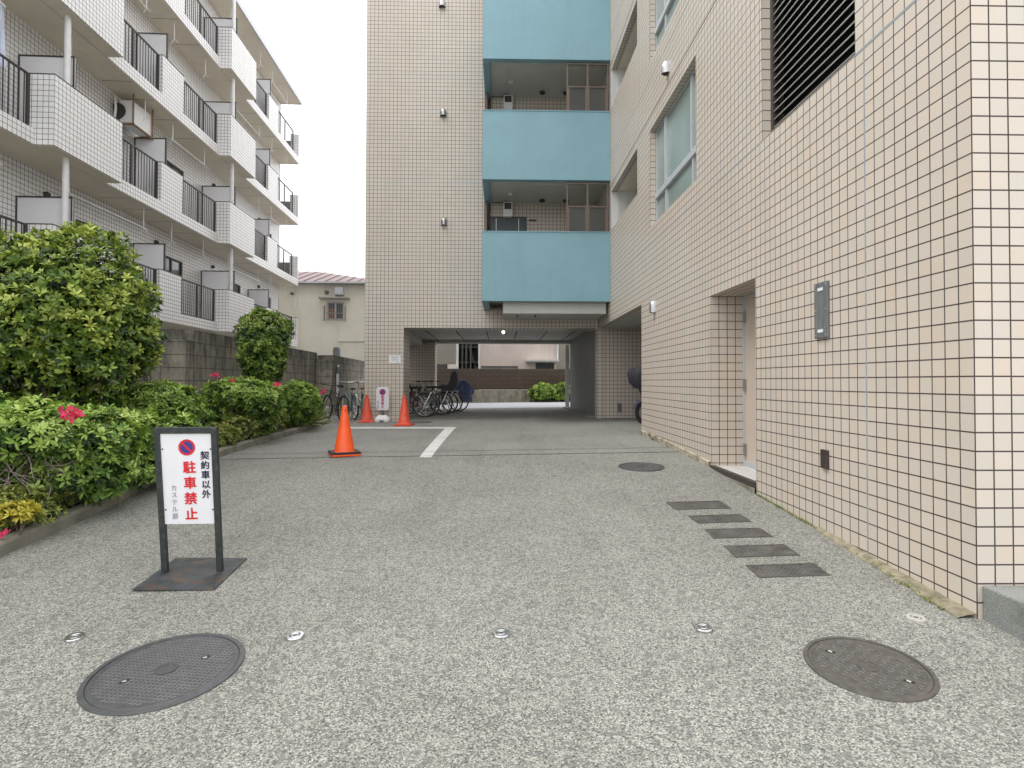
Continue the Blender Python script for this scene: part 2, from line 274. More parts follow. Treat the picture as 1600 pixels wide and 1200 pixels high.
# ------------------------------------------------------------------ object helpers
FR = {}     # root name -> function frame point -> root-local point
def tag(o, label=None, cat=None, group=None, kind=None):
    if label: o['label'] = label
    if cat: o['category'] = cat
    if group: o['group'] = group
    if kind: o['kind'] = kind
    return o
def thing(name, label, cat, org=(0, 0, 0), rz=0, group=None, loc=None):
    """org is in the frame in which the parts' coordinates are given; the frame is the world turned by rz about the world origin"""
    o = bpy.data.objects.new(name, None); COL.objects.link(o); o.empty_display_size = .2
    org = Vector(org)
    if loc is None: o.location = Matrix.Rotation(rz, 3, 'Z') @ org; FR[o.name] = org
    else: o.location = loc; FR[o.name] = Vector((0, 0, 0))
    o.rotation_euler = (0, 0, rz); return tag(o, label, cat, group)
class MB:
    def __init__(s): s.v = []; s.f = []; s.sm = False
    def add(s, vs, fs):
        b = len(s.v); s.v += [tuple(v) for v in vs]; s.f += [tuple(i + b for i in f) for f in fs]; return s
    def box(s, x0, x1, y0, y1, z0, z1):
        if x0 > x1: x0, x1 = x1, x0
        if y0 > y1: y0, y1 = y1, y0
        if z0 > z1: z0, z1 = z1, z0
        return s.add([(x0, y0, z0), (x1, y0, z0), (x1, y1, z0), (x0, y1, z0), (x0, y0, z1), (x1, y0, z1), (x1, y1, z1), (x0, y1, z1)],
                     [(0, 3, 2, 1), (4, 5, 6, 7), (0, 1, 5, 4), (1, 2, 6, 5), (2, 3, 7, 6), (3, 0, 4, 7)])
    def obox(s, m, sx, sy, sz):
        vs = [m @ Vector((a * sx / 2, b * sy / 2, c * sz / 2)) for c in (-1, 1) for a, b in ((-1, -1), (1, -1), (1, 1), (-1, 1))]
        return s.add(vs, [(0, 3, 2, 1), (4, 5, 6, 7), (0, 1, 5, 4), (1, 2, 6, 5), (2, 3, 7, 6), (3, 0, 4, 7)])
    def quad(s, a, b, c, d): return s.add([a, b, c, d], [(0, 1, 2, 3)])
    def tube(s, pts, r, n=8, caps=True):
        pts = [Vector(p) for p in pts]; rs = r if isinstance(r, (list, tuple)) else [r] * len(pts)
        rings = []; prev = None
        for i, p in enumerate(pts):
            t = (pts[min(i + 1, len(pts) - 1)] - pts[max(i - 1, 0)]).normalized()
            if prev is None:
                up = Vector((0, 0, 1)) if abs(t.z) < .9 else Vector((1, 0, 0)); u = t.cross(up).normalized()
            else:
                u = (prev - t * prev.dot(t))
                u = u.normalized() if u.length > 1e-6 else t.orthogonal().normalized()
            prev = u; w = t.cross(u)
            rings.append([p + (u * math.cos(2 * math.pi * k / n) + w * math.sin(2 * math.pi * k / n)) * rs[i] for k in range(n)])
        vs = [v for rg in rings for v in rg]; fs = []
        for i in range(len(pts) - 1):
            for k in range(n): fs.append((i * n + k, i * n + (k + 1) % n, (i + 1) * n + (k + 1) % n, (i + 1) * n + k))
        if caps: fs.append(tuple(range(n))[::-1]); fs.append(tuple((len(pts) - 1) * n + k for k in range(n)))
        return s.add(vs, fs)
    def lathe(s, prof, n=32, c=(0, 0, 0), axis=None):
        m = axis or Matrix.Identity(3); c = Vector(c)
        vs = [c + m @ Vector((r * math.cos(2 * math.pi * k / n), r * math.sin(2 * math.pi * k / n), z)) for r, z in prof for k in range(n)]
        fs = [(i * n + k, i * n + (k + 1) % n, (i + 1) * n + (k + 1) % n, (i + 1) * n + k) for i in range(len(prof) - 1) for k in range(n)]
        fs.append(tuple(range(n))[::-1]); fs.append(tuple((len(prof) - 1) * n + k for k in range(n)))
        return s.add(vs, fs)
    def prism(s, poly, vec):
        n = len(poly); vec = Vector(vec); a = [Vector(p) for p in poly]; b = [p + vec for p in a]
        return s.add(a + b, [tuple(range(n))[::-1], tuple(range(n, 2 * n))] + [(i, (i + 1) % n, n + (i + 1) % n, n + i) for i in range(n)])
    def build(s, name, mat, parent=None, smooth=False, uvo=(0, 0, 0), bevel=0, label=None, loc=None):
        me = bpy.data.meshes.new(name); vs = s.v
        off = FR[parent.name] if parent is not None and parent.name in FR else Vector((0, 0, 0))
        par = parent
        if parent is not None and parent.name not in FR:      # sub-part: coordinates in its thing's frame
            off = FR[parent.parent.name]
        if loc is not None: off = Vector(loc)
        me.from_pydata([(v[0] - off.x, v[1] - off.y, v[2] - off.z) for v in vs], [], s.f); me.update()
        uv = me.uv_layers.new(name='UVMap'); n = len(me.loops)
        li = np.empty(n, np.int32); me.loops.foreach_get('vertex_index', li)
        co = np.array(vs, np.float64)[li] - np.array(uvo)
        nf = len(me.polygons); nr = np.empty(nf * 3); me.polygons.foreach_get('normal', nr); nr = np.abs(nr.reshape(-1, 3)); ax = nr.argmax(1)
        lt = np.empty(nf, np.int32); me.polygons.foreach_get('loop_total', lt); axl = np.repeat(ax, lt)
        u = np.where(axl == 0, co[:, 1], co[:, 0]); w = np.where(axl == 2, co[:, 1], co[:, 2])
        uv.data.foreach_set('uv', np.stack([u, w], 1).ravel())
        if smooth: me.polygons.foreach_set('use_smooth', [True] * nf)
        me.materials.append(mat if not isinstance(mat, str) else M[mat])
        o = bpy.data.objects.new(name, me); COL.objects.link(o)
        if par is not None: o.parent = par
        if loc is not None: o.location = loc
        if bevel:
            b = o.modifiers.new('bevel', 'BEVEL'); b.width = bevel; b.segments = 2; b.limit_method = 'ANGLE'; b.angle_limit = R(40)
        if smooth and not bevel:
            try: me.set_sharp_from_angle(angle=R(38))
            except Exception: pass
        if label: o['label'] = label
        return o
def wall(axis, c, a0, a1, z0, z1, holes=(), depth=.12, sgn=1, mb=None, edges=True):
    """a wall sheet with real openings: plane axis=c, outer face, reveals going sgn*depth inwards, and a back face"""
    mb = mb or MB()
    As = sorted({a0, a1, *[min(max(h[k], a0), a1) for h in holes for k in (0, 1)]}); Zs = sorted({z0, z1, *[min(max(h[k], z0), z1) for h in holes for k in (2, 3)]})
    def P(a, z, d):
        return (c + sgn * d, a, z) if axis == 'x' else (a, c + sgn * d, z)
    def inh(a, z): return any(h[0] < a < h[1] and h[2] < z < h[3] for h in holes)
    for i in range(len(As) - 1):
        for j in range(len(Zs) - 1):
            am, zm = (As[i] + As[i + 1]) / 2, (Zs[j] + Zs[j + 1]) / 2
            if inh(am, zm): continue
            for d in (0, depth):
                q = [P(As[i], Zs[j], d), P(As[i + 1], Zs[j], d), P(As[i + 1], Zs[j + 1], d), P(As[i], Zs[j + 1], d)]
                mb.quad(*q)
    for h in holes:
        h0, h1, g0, g1 = max(h[0], a0), min(h[1], a1), max(h[2], z0), min(h[3], z1)
        if h[0] > a0: mb.quad(P(h0, g0, 0), P(h0, g0, depth), P(h0, g1, depth), P(h0, g1, 0))
        if h[1] < a1: mb.quad(P(h1, g0, 0), P(h1, g0, depth), P(h1, g1, depth), P(h1, g1, 0))
        if h[3] < z1: mb.quad(P(h0, g1, 0), P(h1, g1, 0), P(h1, g1, depth), P(h0, g1, depth))
        if h[2] > z0: mb.quad(P(h0, g0, 0), P(h1, g0, 0), P(h1, g0, depth), P(h0, g0, depth))
    if edges:
        mb.quad(P(a0, z0, 0), P(a0, z0, depth), P(a0, z1, depth), P(a0, z1, 0)); mb.quad(P(a1, z0, 0), P(a1, z0, depth), P(a1, z1, depth), P(a1, z1, 0))
        mb.quad(P(a0, z1, 0), P(a1, z1, 0), P(a1, z1, depth), P(a0, z1, depth))
    return mb
def text(name, body, size, mat, parent, pos, rot=(R(90), 0, 0), bold=0., space=1., ext=.0004, label=None):
    """lettering as a mesh; bold strokes are made of slightly shifted layers, each a hair in front of the last"""
    cu = bpy.data.curves.new('t', 'FONT'); cu.body = body; cu.size = size; cu.align_x = 'CENTER'; cu.align_y = 'TOP'
    cu.space_line = space; cu.extrude = ext; cu.resolution_u = 3
    to = bpy.data.objects.new('t', cu); COL.objects.link(to); bpy.context.view_layer.update()
    me0 = bpy.data.meshes.new_from_object(to.evaluated_get(bpy.context.evaluated_depsgraph_get()))
    bpy.data.objects.remove(to); bpy.data.curves.remove(cu)
    V = [v.co.copy() for v in me0.vertices]; Fs = [tuple(p.vertices) for p in me0.polygons]; bpy.data.meshes.remove(me0)
    vs = []; fs = []
    offs = [(0, 0)] if bold <= 0 else [(0, 0), (1, 0), (-1, 0), (0, 1), (0, -1), (.7, .7), (-.7, .7), (.7, -.7), (-.7, -.7)]
    for i, (a, b) in enumerate(offs):
        o = len(vs); vs += [(v.x + a * bold, v.y + b * bold, v.z + i * .00006) for v in V]; fs += [tuple(k + o for k in f) for f in Fs]
    me = bpy.data.meshes.new(name); me.from_pydata(vs, [], fs); me.update(); me.materials.append(M[mat])
    o = bpy.data.objects.new(name, me); COL.objects.link(o); o.parent = parent; o.location = pos; o.rotation_euler = rot
    if label: o['label'] = label
    return o
def dup(root, loc=None, rz=None, label=None):
    c = root.copy(); COL.objects.link(c)
    if loc is not None: c.location = loc
    if rz is not None: c.rotation_euler[2] = rz
    if label: c['label'] = label
    for ch in list(root.children):
        k = ch.copy(); COL.objects.link(k); k.parent = c
        for g in list(ch.children):
            d = g.copy(); COL.objects.link(d); d.parent = k
    return c
def E(z): return z + EYE

# ================================================================== SETTING: ground
def grid_mesh(name, xs, ys, mat, dz=0, kind='structure'):
    vs = [(x, y, G(x, y) + dz) for y in ys for x in xs]; nx = len(xs)
    fs = [(j * nx + i, j * nx + i + 1, (j + 1) * nx + i + 1, (j + 1) * nx + i) for j in range(len(ys) - 1) for i in range(nx - 1)]
    o = MB().add(vs, fs).build(name, mat); tag(o, kind=kind); return o
YJ = 8.02      # joint where the aggregate paving meets the smoother concrete
grid_mesh('ground', [-150, -60, -20, -7, -4, -1, 1, 3, 6, 20, 60, 150], [-60, -20, -8, -4, 0, 1, 2, 3.05, 4.3, 5.6, 6.85, YJ], 'ground')
grid_mesh('ground_concrete', [-150, -60, -20, -7, -4, -1, 1, 3, 6, 20, 60, 150], [YJ, 8.5, 10.2, 14.75, 21.0, 30, 60, 160], 'ground2')
g = MB()
for y, w in ((YJ, .012), (8.45, .008), (10.3, .006)):
    xs = [-4.0, -2, 0, 2.53]; vs = []
    for x in xs: vs += [(x, y - w, G(x, y - w) + .004), (x, y + w, G(x, y + w) + .004)]
    g.add(vs, [(2 * i, 2 * i + 2, 2 * i + 3, 2 * i + 1) for i in range(len(xs) - 1)])
tag(g.build('ground_joint', 'thin_joint'), kind='structure')
grid_mesh('road', [-60, -20, -7, -4, -1, 1, 3, 6, 20, 60], [21.2, 23, 25, 27], 'asphalt', .004)
# parking bay line: one long stripe across and one leg toward the camera
def stripe(pts, dz=.004):
    m = MB(); q = [Vector(p) for p in pts]; n = 10; vs = []
    for i in range(n + 1):
        a = q[0].lerp(q[3], i / n); b = q[1].lerp(q[2], i / n)
        for p in (a, b): vs.append((p.x, p.y, G(p.x, p.y) + dz))
    return m.add(vs, [(2 * i, 2 * i + 1, 2 * i + 3, 2 * i + 2) for i in range(n)])
m_ = stripe([PG(697, 668), PG(712, 668), PG(674, 715), PG(655, 715)])
a_, b_ = PG(548, 670), PG(548, 667.6); c_, d_ = PG(712, 667.6), PG(712, 670)
m2 = stripe([a_, b_, c_, d_], .0045); m_.v += []; m_.add(m2.v, m2.f)
tag(m_.build('parking_line', 'road_paint'), kind='structure')

# kerb and planting bed
kpx = [(-330, 1050), (-160, 950), (0, 871), (100, 827), (190, 783), (262, 745), (340, 716), (400, 695.5), (450, 681.5), (497, 667), (516, 660.5)]
kp = [PG(*p) for p in kpx]
pts = []
for i in range(len(kp) - 1):
    for k in range(6):
        t = k / 6; p0 = kp[max(i - 1, 0)]; p1 = kp[i]; p2 = kp[i + 1]; p3 = kp[min(i + 2, len(kp) - 1)]
        p = .5 * ((2 * p1) + (p2 - p0) * t + (2 * p0 - 5 * p1 + 4 * p2 - p3) * t * t + (3 * p1 - p0 - 3 * p2 + p3) * t ** 3); pts.append(p)
pts.append(kp[-1])
KERB = [(p.x, p.y) for p in pts]
def kerb_x(y): return float(np.interp(y, [p[1] for p in KERB], [p[0] for p in KERB]))
kb = MB(); acc = 0.; prof = [(0, -.1), (0, .085), (-.018, .105), (-.105, .105), (-.12, .09), (-.12, -.1)]
seg = []
def kerb_ring(i):
    p = pts[i]; t = (pts[min(i + 1, len(pts) - 1)] - pts[max(i - 1, 0)]); t.z = 0; t.normalize(); nrm = Vector((t.y, -t.x, 0))
    return [Vector((p.x, p.y, G(p.x, p.y))) + nrm * a + Vector((0, 0, b)) for a, b in prof]
# kerb stones of ~0.6 m with a small gap between them
L = [0]
for i in range(1, len(pts)): L.append(L[-1] + (pts[i] - pts[i - 1]).length)
def at_len(s):
    i = max(0, min(len(L) - 2, int(np.searchsorted(L, s)) - 1)); t = (s - L[i]) / (L[i + 1] - L[i]); a = kerb_ring(i); b = kerb_ring(i + 1)
    return [x.lerp(y, t) for x, y in zip(a, b)]
s = 0.
while s < L[-1] - .05:
    e = min(s + .6, L[-1]) - .006; jit = Vector((random.uniform(-.004, .004), 0, random.uniform(-.004, .004)))
    rings = [[v + jit for v in at_len(s + (e - s) * k / 3)] for k in range(4)]; n = len(prof)
    kb.add([v for rg in rings for v in rg], [(i * n + k, (i + 1) * n + k, (i + 1) * n + k + 1, i * n + k + 1) for i in range(3) for k in range(n - 1)] + [tuple(range(n)), tuple(3 * n + k for k in range(n))[::-1]])
    s += .6
tag(kb.build('kerb', 'kerb', bevel=.006), kind='structure')

# left neighbour's frame: turned 2.94 deg to the left
THB = R(2.3); TH = R(2.94); RL = Matrix.Rotation(TH, 3, 'Z')
def Lf(x, y, z=0): return RL @ Vector((x, y, z))
WX = [(-5.5, 0.5, 9.87), (-4.75, 9.87, 17.8), (-4.25, 17.8, 26)]
sb = MB(); rows = []
for k in range(0, 34):
    y = .6 + k * .5
    if y > KERB[-1][1]: y = KERB[-1][1]
    x0 = kerb_x(y) - .115; row = []
    for t in np.linspace(0, 1, 7):
        x = x0 + (-6.2 - x0) * t; row.append((x, y, G(x, y) + .085 + .05 * t + .03 * noise.noise((x * 2, y * 2, 0)) * (t > 0) - (.02 if t == 0 else 0)))
    rows.append(row)
    if y >= KERB[-1][1]: break
vs = [v for r_ in rows for v in r_]; sb.add(vs, [(j * 7 + i, j * 7 + i + 1, (j + 1) * 7 + i + 1, (j + 1) * 7 + i) for j in range(len(rows) - 1) for i in range(6)])
tag(sb.build('planting_bed', 'soil'), kind='structure')
# dead leaves on the soil
def leaves(name, C, D, size, nper, mat, parent=None, tilt=(35, 80), aspect=.4, tone=None, fold=.25, young=None, off=None, jitter=.3):
    """rosettes of real leaf blades: C centres, D axes; every leaf is two folded quads"""
    C = np.asarray(C, float); D = np.asarray(D, float); D /= np.linalg.norm(D, axis=1, keepdims=True) + 1e-9; N = len(C)
    ref = np.where(np.abs(D[:, 2:3]) < .9, np.array([[0, 0, 1.]]), np.array([[1., 0, 0]])); T1 = np.cross(D, ref); T1 /= np.linalg.norm(T1, axis=1, keepdims=True); T2 = np.cross(D, T1)
    ph0 = RNG.uniform(0, 6.283, (N, 1)); ph = ph0 + np.arange(nper)[None] * 2.4 + RNG.normal(0, .25, (N, nper))
    th = np.radians(RNG.uniform(tilt[0], tilt[1], (N, nper)))
    A = np.cos(th)[..., None] * D[:, None] + np.sin(th)[..., None] * (np.cos(ph)[..., None] * T1[:, None] + np.sin(ph)[..., None] * T2[:, None])
    A = A.reshape(-1, 3); Dr = np.repeat(D, nper, 0); B = np.cross(A, Dr); B /= np.linalg.norm(B, axis=1, keepdims=True) + 1e-9; Nn = np.cross(B, A)
    K = len(A); Ls = size * RNG.uniform(1 - jitter, 1 + jitter, (K, 1)); Wd = Ls * aspect * .5
    P0 = np.repeat(C, nper, 0) + A * Ls * .08
    v = np.empty((K, 6, 3)); v[:, 0] = P0
    v[:, 1] = P0 + A * Ls * .38 + B * Wd * .85 + Nn * Wd * fold; v[:, 2] = P0 + A * Ls * .72 + B * Wd * .8 + Nn * Wd * fold * .6
    v[:, 3] = P0 + A * Ls - Nn * Ls * .10
    v[:, 4] = P0 + A * Ls * .72 - B * Wd * .8 + Nn * Wd * fold * .6; v[:, 5] = P0 + A * Ls * .38 - B * Wd * .85 + Nn * Wd * fold
    V = v.reshape(-1, 3); o6 = (np.arange(K) * 6)[:, None]
    Fq = np.concatenate([o6 + np.array([[0, 1, 2, 3]]), o6 + np.array([[0, 3, 4, 5]])], 1).reshape(-1, 4)
    me = bpy.data.meshes.new(name); offv = np.array(off if off is not None else (FR[parent.name] if parent is not None else (0, 0, 0)))
    V = V - offv
    me.vertices.add(len(V)); me.vertices.foreach_set('co', V.ravel()); me.loops.add(Fq.size); me.loops.foreach_set('vertex_index', Fq.ravel().astype(np.int32))
    me.polygons.add(len(Fq)); me.polygons.foreach_set('loop_start', (np.arange(len(Fq)) * 4).astype(np.int32)); me.update(calc_edges=True)
    tn = RNG.uniform(0, 1, K) if tone is None else np.clip(np.repeat(np.asarray(tone), nper) + RNG.normal(0, .10, K), 0, 1)
    at = me.attributes.new('tone', 'FLOAT', 'POINT'); at.data.foreach_set('value', np.repeat(tn, 6).astype(np.float32))
    me.materials.append(M[mat]); o = bpy.data.objects.new(name, me); COL.objects.link(o)
    if parent is not None: o.parent = parent
    return o

# ================================================================== MAIN TILED BUILDING
XR = 2.53; YC = 3.006; YF = 14.75; YB = 13.1; UVO = (2.53, 3.006, E(.036)); TOP = E(10.7)
B = thing('apartment_building', 'beige tiled apartment building with cyan balconies and a drive-through passage under it', 'apartment building', (2.53, 14.75, E(-.93)))
holes = [(10.2, YF, E(-2), E(1.39)), (5.62, 6.83, E(-2), E(1.036))]
for k in range(3):
    z = 2.8 * k
    holes += [(7.33, 9.6, E(2.62 + z), E(4.26 + z)), (4.006, 5.46, E(2.345 + z), E(4.5 + z)), (10.5, 13.085, E(3.48 + z), E(4.34 + z))]
wall('x', XR, YC, YF, E(-1.6), TOP, holes, .14).build('side_wall', 'tile', B, uvo=UVO)
# front face of the wing that looks at the camera, above the granite step; wing roof, far and back walls
wall('y', YC, XR + .14, 8.86, E(-1.6), TOP, [], .14).build('front_wall', 'tile', B, uvo=UVO)
wall('x', 9.0, YC, 20.8, E(-1.3), TOP, [], .14, -1).build('outer_wall', 'tile', B, uvo=UVO)
MB().box(XR, 9, YC, 15.9, TOP, TOP + .2).box(-3.47, 9, 15.9, 21.2, TOP, TOP + .2).build('roof', 'white_paint', B)
# tower facade: left strip full height, lintel above the passage, pillars
m = MB()
m.box(-3.47, -2.47, YF, YF + .95, E(-1.3), E(1.39)).box(-3.47, -.417, YF, YF + .95, E(1.3901), TOP).box(-2.47, -.4171, YF + .0005, YF + .949, E(1.385), E(1.3901)).box(-.4169, XR - .001, YF, YF + .95, E(1.39), E(1.88))
m.build('facade_wall', 'tile', B, uvo=UVO)
# tower left flank and rear
m = MB(); wall('x', -3.47, 15.701, 20.799, E(1.39), TOP, [], .14, 1, m); wall('y', 20.8, -3.47, 9.0, E(1.39), TOP, [], .3, 1, m)
m.build('rear_wall', 'tile', B, uvo=UVO)
m = MB().box(-3.47, -2.32, 20.5, 21.15, E(-1.3), E(1.39)); m.build('rear_pillar', 'tile', B, uvo=UVO)
m = MB(); wall('y', YF, XR + .04, 8.9, E(-1.2), E(1.39), [], .15, 1, m)
m.build('undercroft_back_wall', 'tile', B, uvo=UVO)
MB().box(XR - .02, XR + .13, YF - .004, YF + .35, E(-1.2), E(1.386)).build('rounded_pillar_edge', 'tile', B, uvo=UVO)
# passage ceiling, beams and the grey inner wall
m = MB().box(-3.3, XR, 15.7, 20.5, E(1.50), E(1.7)); m.build('passage_ceiling', 'ceiling', B)
m = MB()
for i, x in enumerate((-2.2, -1.3, -.4, .5, 1.4, 2.2)): m.box(x - .012, x + .012, 15.7, 20.5, E(1.488), E(1.502))
m.build('ceiling_seam', 'thin_joint', B)
MB().box(-2.32, XR, 20.5, 20.79, E(1.385), E(1.55)).build('rear_beam', 'ceiling', B)
MB().box(-3.46, -2.75, 15.7, 20.5, E(1.28), E(1.52)).build('side_beam', 'ceiling', B)
MB().box(XR + .02, XR + .2, 15.1, 20.78, E(-1.2), E(1.5)).build('grey_inner_wall', 'grey_wall', B)
MB().box(XR - .11, XR + .03, 21.16, 21.22, E(-1.0), E(1.38)).build('pale_corner_post', 'white_paint', B)
MB().box(XR - .25, XR + .02, 15.2, 20.7, E(-1.2), E(-.90)).build('passage_kerb', 'ground2', B)
MB().box(XR + .14, 8.86, 10.3, YF, E(1.40), E(1.55)).build('undercroft_ceiling', 'white_paint', B)
MB().box(XR + .15, 8.86, 10.15, 10.3, E(-1.2), E(1.40)).build('undercroft_end_wall', 'tile', B, uvo=UVO)
# fluorescent lamp in the passage
p = PY(786.5, 519, 16.2)
MB().box(p.x - .05, p.x + .05, 15.85, 16.75, E(1.44), E(1.499)).build('lamp_housing', 'white_plastic', B)
MB().box(p.x - .02, p.x + .02, 15.9, 16.7, E(1.405), E(1.437)).build('lamp_tube', 'lamp', B)
MB().tube([(p.x, 17.4, E(1.5)), (p.x, 17.4, E(1.38))], .012).lathe([(.03, -.03), (.03, 0)], 10, (p.x, 17.4, E(1.38))).build('smoke_detector', 'white_plastic', B)

# horizontal and vertical sealing joints
for k in range(3):
    z = 2.336 + 2.8 * k
    m = MB()
    y0, y1 = YC, YB
    for (a, b_) in (((YC, 4.006), (5.46, YB)) if True else ()):
        m.box(XR - .0025, XR + .01, a, b_, E(z) - .009, E(z) + .009)
    m.build('sealing_joint', 'sealant', B)
    MB().box(-3.47, -.42, YF - .0025, YF + .01, E(z) - .009, E(z) + .009).build('sealing_joint', 'sealant', B)
    MB().box(XR - .0025, XR + .01, 7.2 if k else 5.5, 10.45, E(z + 2.16) - .006, E(z + 2.16) + .006).box(XR - .0025, XR + .01, 10.45, YB, E(z + 2.16) - .006, E(z + 2.16) + .006).build('sealing_joint', 'thin_joint', B)
MB().box(XR - .002, XR + .01, 3.906 - .006, 3.906 + .006, E(-1.2), TOP).build('sealing_joint', 'sealant', B)
# stained base course at the far foot of the side wall
m = MB()
vs = []; n = 16
for i in range(n + 1):
    y = 6.86 + (10.2 - 6.86) * i / n; gz = G(XR, y); vs += [(XR - .018, y, gz - .1), (XR - .018, y, gz + .055 + .03 * i / n), (XR, y, gz + .07 + .03 * i / n)]
m.add(vs, [(3 * i + a, 3 * i + 3 + a, 3 * i + 4 + a, 3 * i + 1 + a) for i in range(n) for a in (0, 1)]); m.build('base_course', 'wing_base', B)

# door in its tiled alcove
MB().box(XR + .14, XR + .55, 6.83, 6.97, E(-1.2), E(1.036)).box(XR + .14, XR + .55, 5.48, 5.62, E(-1.2), E(1.036)).box(XR + .14, XR + .55, 5.48, 6.97, E(1.036), E(1.18)).build('alcove_wall', 'tile', B, uvo=(2.53, 6.83 - .1, E(.036)))
d = MB().box(XR + .40, XR + .45, 5.62, 6.79, E(-.93), E(.99)).build('door', 'door', B)
m = MB().box(XR + .385, XR + .46, 6.79, 6.829, E(-.99), E(1.03)).box(XR + .385, XR + .46, 5.622, 5.66, E(-.99), E(1.03)).box(XR + .385, XR + .46, 5.66, 6.79, E(.99), E(1.033)).box(XR + .385, XR + .46, 5.66, 6.79, E(-1.0), E(-.93))
m.build('door_frame', 'alu', B)
for z in (.78, -.03, -.80):
    MB().box(XR + .375, XR + .398, 6.755, 6.80, E(z) - .07, E(z) + .07).build('hinge', 'steel', d)
MB().tube([(XR + .40, 5.72, E(-.02)), (XR + .34, 5.72, E(-.02)), (XR + .34, 5.84, E(-.02))], .011).build('handle', 'steel', d)
MB().box(XR + .045, XR + .55, 5.622, 6.828, E(-1.3), E(-.995)).build('threshold', 'threshold', B)
MB().box(XR - .015, XR + .045, 5.622, 6.828, E(-1.3), E(-.99)).build('threshold_nosing', 'dark_metal', B)
MB().box(XR - .02, XR + .04, 5.622, 6.828, E(-1.3), E(-1.045)).build('threshold_riser', 'planter', B)

# windows of the side wall
for k in range(3):
    z = 2.8 * k; a0, a1, z0, z1 = 7.33, 9.6, E(2.62 + z), E(4.26 + z); xx = XR + .10
    t = .045; zt = z0 + .50
    m = MB().box(xx, xx + .05, a0, a1, z0, z0 + t).box(xx, xx + .05, a0, a1, z1 - t, z1).box(xx, xx + .05, a0, a0 + t, z0 + t, z1 - t).box(xx, xx + .05, a1 - t, a1, z0 + t, z1 - t)
    m.box(xx - .03, xx + .05, a0 + t, a1 - t, zt - .045, zt + .045)
    for (y, dx) in ((9.0, -.012), (7.78, 0)): m.box(xx + dx - .01, xx + .04, y - .03, y + .03, zt + .045, z1 - t)
    for (y, dx) in ((9.0, 0), (7.72, 0)): m.box(xx + dx - .01, xx + .04, y - .028, y + .028, z0 + t, zt - .045)
    w_ = m.build('window', 'alu', B)
    MB().box(xx + .02, xx + .03, a0 + t, a1 - t, z0 + t, z1 - t).build('pane', 'glass_green', w_)
    MB().box(xx + .3, xx + .35, a0 - .3, a1 + .3, z0 - .3, z1 + .3).build('room_lining', 'white_wall', w_)
    # dark louvre
    a0, a1, z0, z1 = 4.006, 5.46, E(2.345 + z), E(4.5 + z)
    lv = MB().box(XR + .085, XR + .14, a1 - .05, a1, z0, z1).box(XR + .085, XR + .14, a0, a0 + .03, z0, z1).box(XR + .085, XR + .14, a0, a1, z1 - .05, z1).build('louvre', 'dark_metal', B)
    m = MB(); m2 = MB(); zz = z0 + .02
    while zz < z1 - .08:
        m.prism([(XR + .10, a0 + .03, zz), (XR + .10, a0 + .03, zz + .012), (XR + .155, a0 + .03, zz + .055), (XR + .155, a0 + .03, zz + .043)], (0, a1 - a0 - .08, 0))
        m2.box(XR + .092, XR + .0995, a0 + .03, a1 - .05, zz, zz + .011); zz += .078
    m.build('slats', 'louvre', lv); m2.build('slat_edges', 'louvre_edge', lv)
    MB().box(XR + .22, XR + .25, a0, a1, z0, z1).build('backing', 'black_void', lv)
    # corridor opening of the side wall: white recess
    a0, a1, z0, z1 = 10.5, 12.9, E(3.48 + z), E(4.34 + z)
    m = MB().box(XR + .14, XR + 1.5, a1 - .0, a1 + .12, z0 - 1.1, z1 + .5).box(XR + 1.5, XR + 1.6, a0 - .1, a1 + .12, z0 - 1.1, z1 + .5).box(XR + .14, XR + 1.5, a0 - .1, a0, z0 - 1.1, z1 + .5)
    m.box(XR + .004, XR + .139, 12.95, 13.084, z0 + .001, z1 - .001)
    m.build('corridor_recess', 'white_wall', B)
    MB().box(XR + .141, XR + 1.5, a0, a1, z1 + .002, z1 + .12).build('recess_soffit', 'soffit', B)
    MB().box(XR + .141, XR + 1.5, a0, a1, z0 - 1.2, z0 - 1.05).build('recess_floor', 'ground2', B)

# vents (stainless hoods)
def hood(name, pos, nrm, r=.09, parent=B, mat='steel'):
    nrm = Vector(nrm); side = Vector((0, 0, 1)).cross(nrm).normalized(); up = Vector((0, 0, 1)); pos = Vector(pos)
    vs = []; n = 12; prof = [(-.11, 1.), (-.02, 1.), (.03, .93), (.065, .72), (.085, .42), (.09, .02)]
    for z, sc in prof:
        for k in range(n + 1):
            a = math.pi * k / n; vs.append(pos + up * z + side * math.cos(a) * r * sc * .95 + nrm * (math.sin(a) * r * 1.5 * sc + .0))
    m = MB().add(vs, [(i * (n + 1) + k, i * (n + 1) + k + 1, (i + 1) * (n + 1) + k + 1, (i + 1) * (n + 1) + k) for i in range(len(prof) - 1) for k in range(n)])
    o = m.build(name, mat, parent, smooth=True)
    m = MB(); q = [pos + up * -.1 + side * math.cos(math.pi * k / n) * r * .9 + nrm * math.sin(math.pi * k / n) * r * 1.4 for k in range(n + 1)]
    m.add(q, [tuple(range(n + 1))]); m.build('vent_mesh', 'dark_metal', o)
    return o
for (px, py) in ((691, 6), (693, 176), (694, 346)):
    p = PY(px, py, YF); hood('vent_hood', p, (0, -1, 0))
p = PY(690.5, -164, YF); hood('vent_hood', p, (0, -1, 0))
for (px, py) in ((1023, 478), (1044, 104)):
    p = PXp(px, py, XR); hood('vent_hood', p, (-1, 0, 0), .068 if px > 1030 else .06)
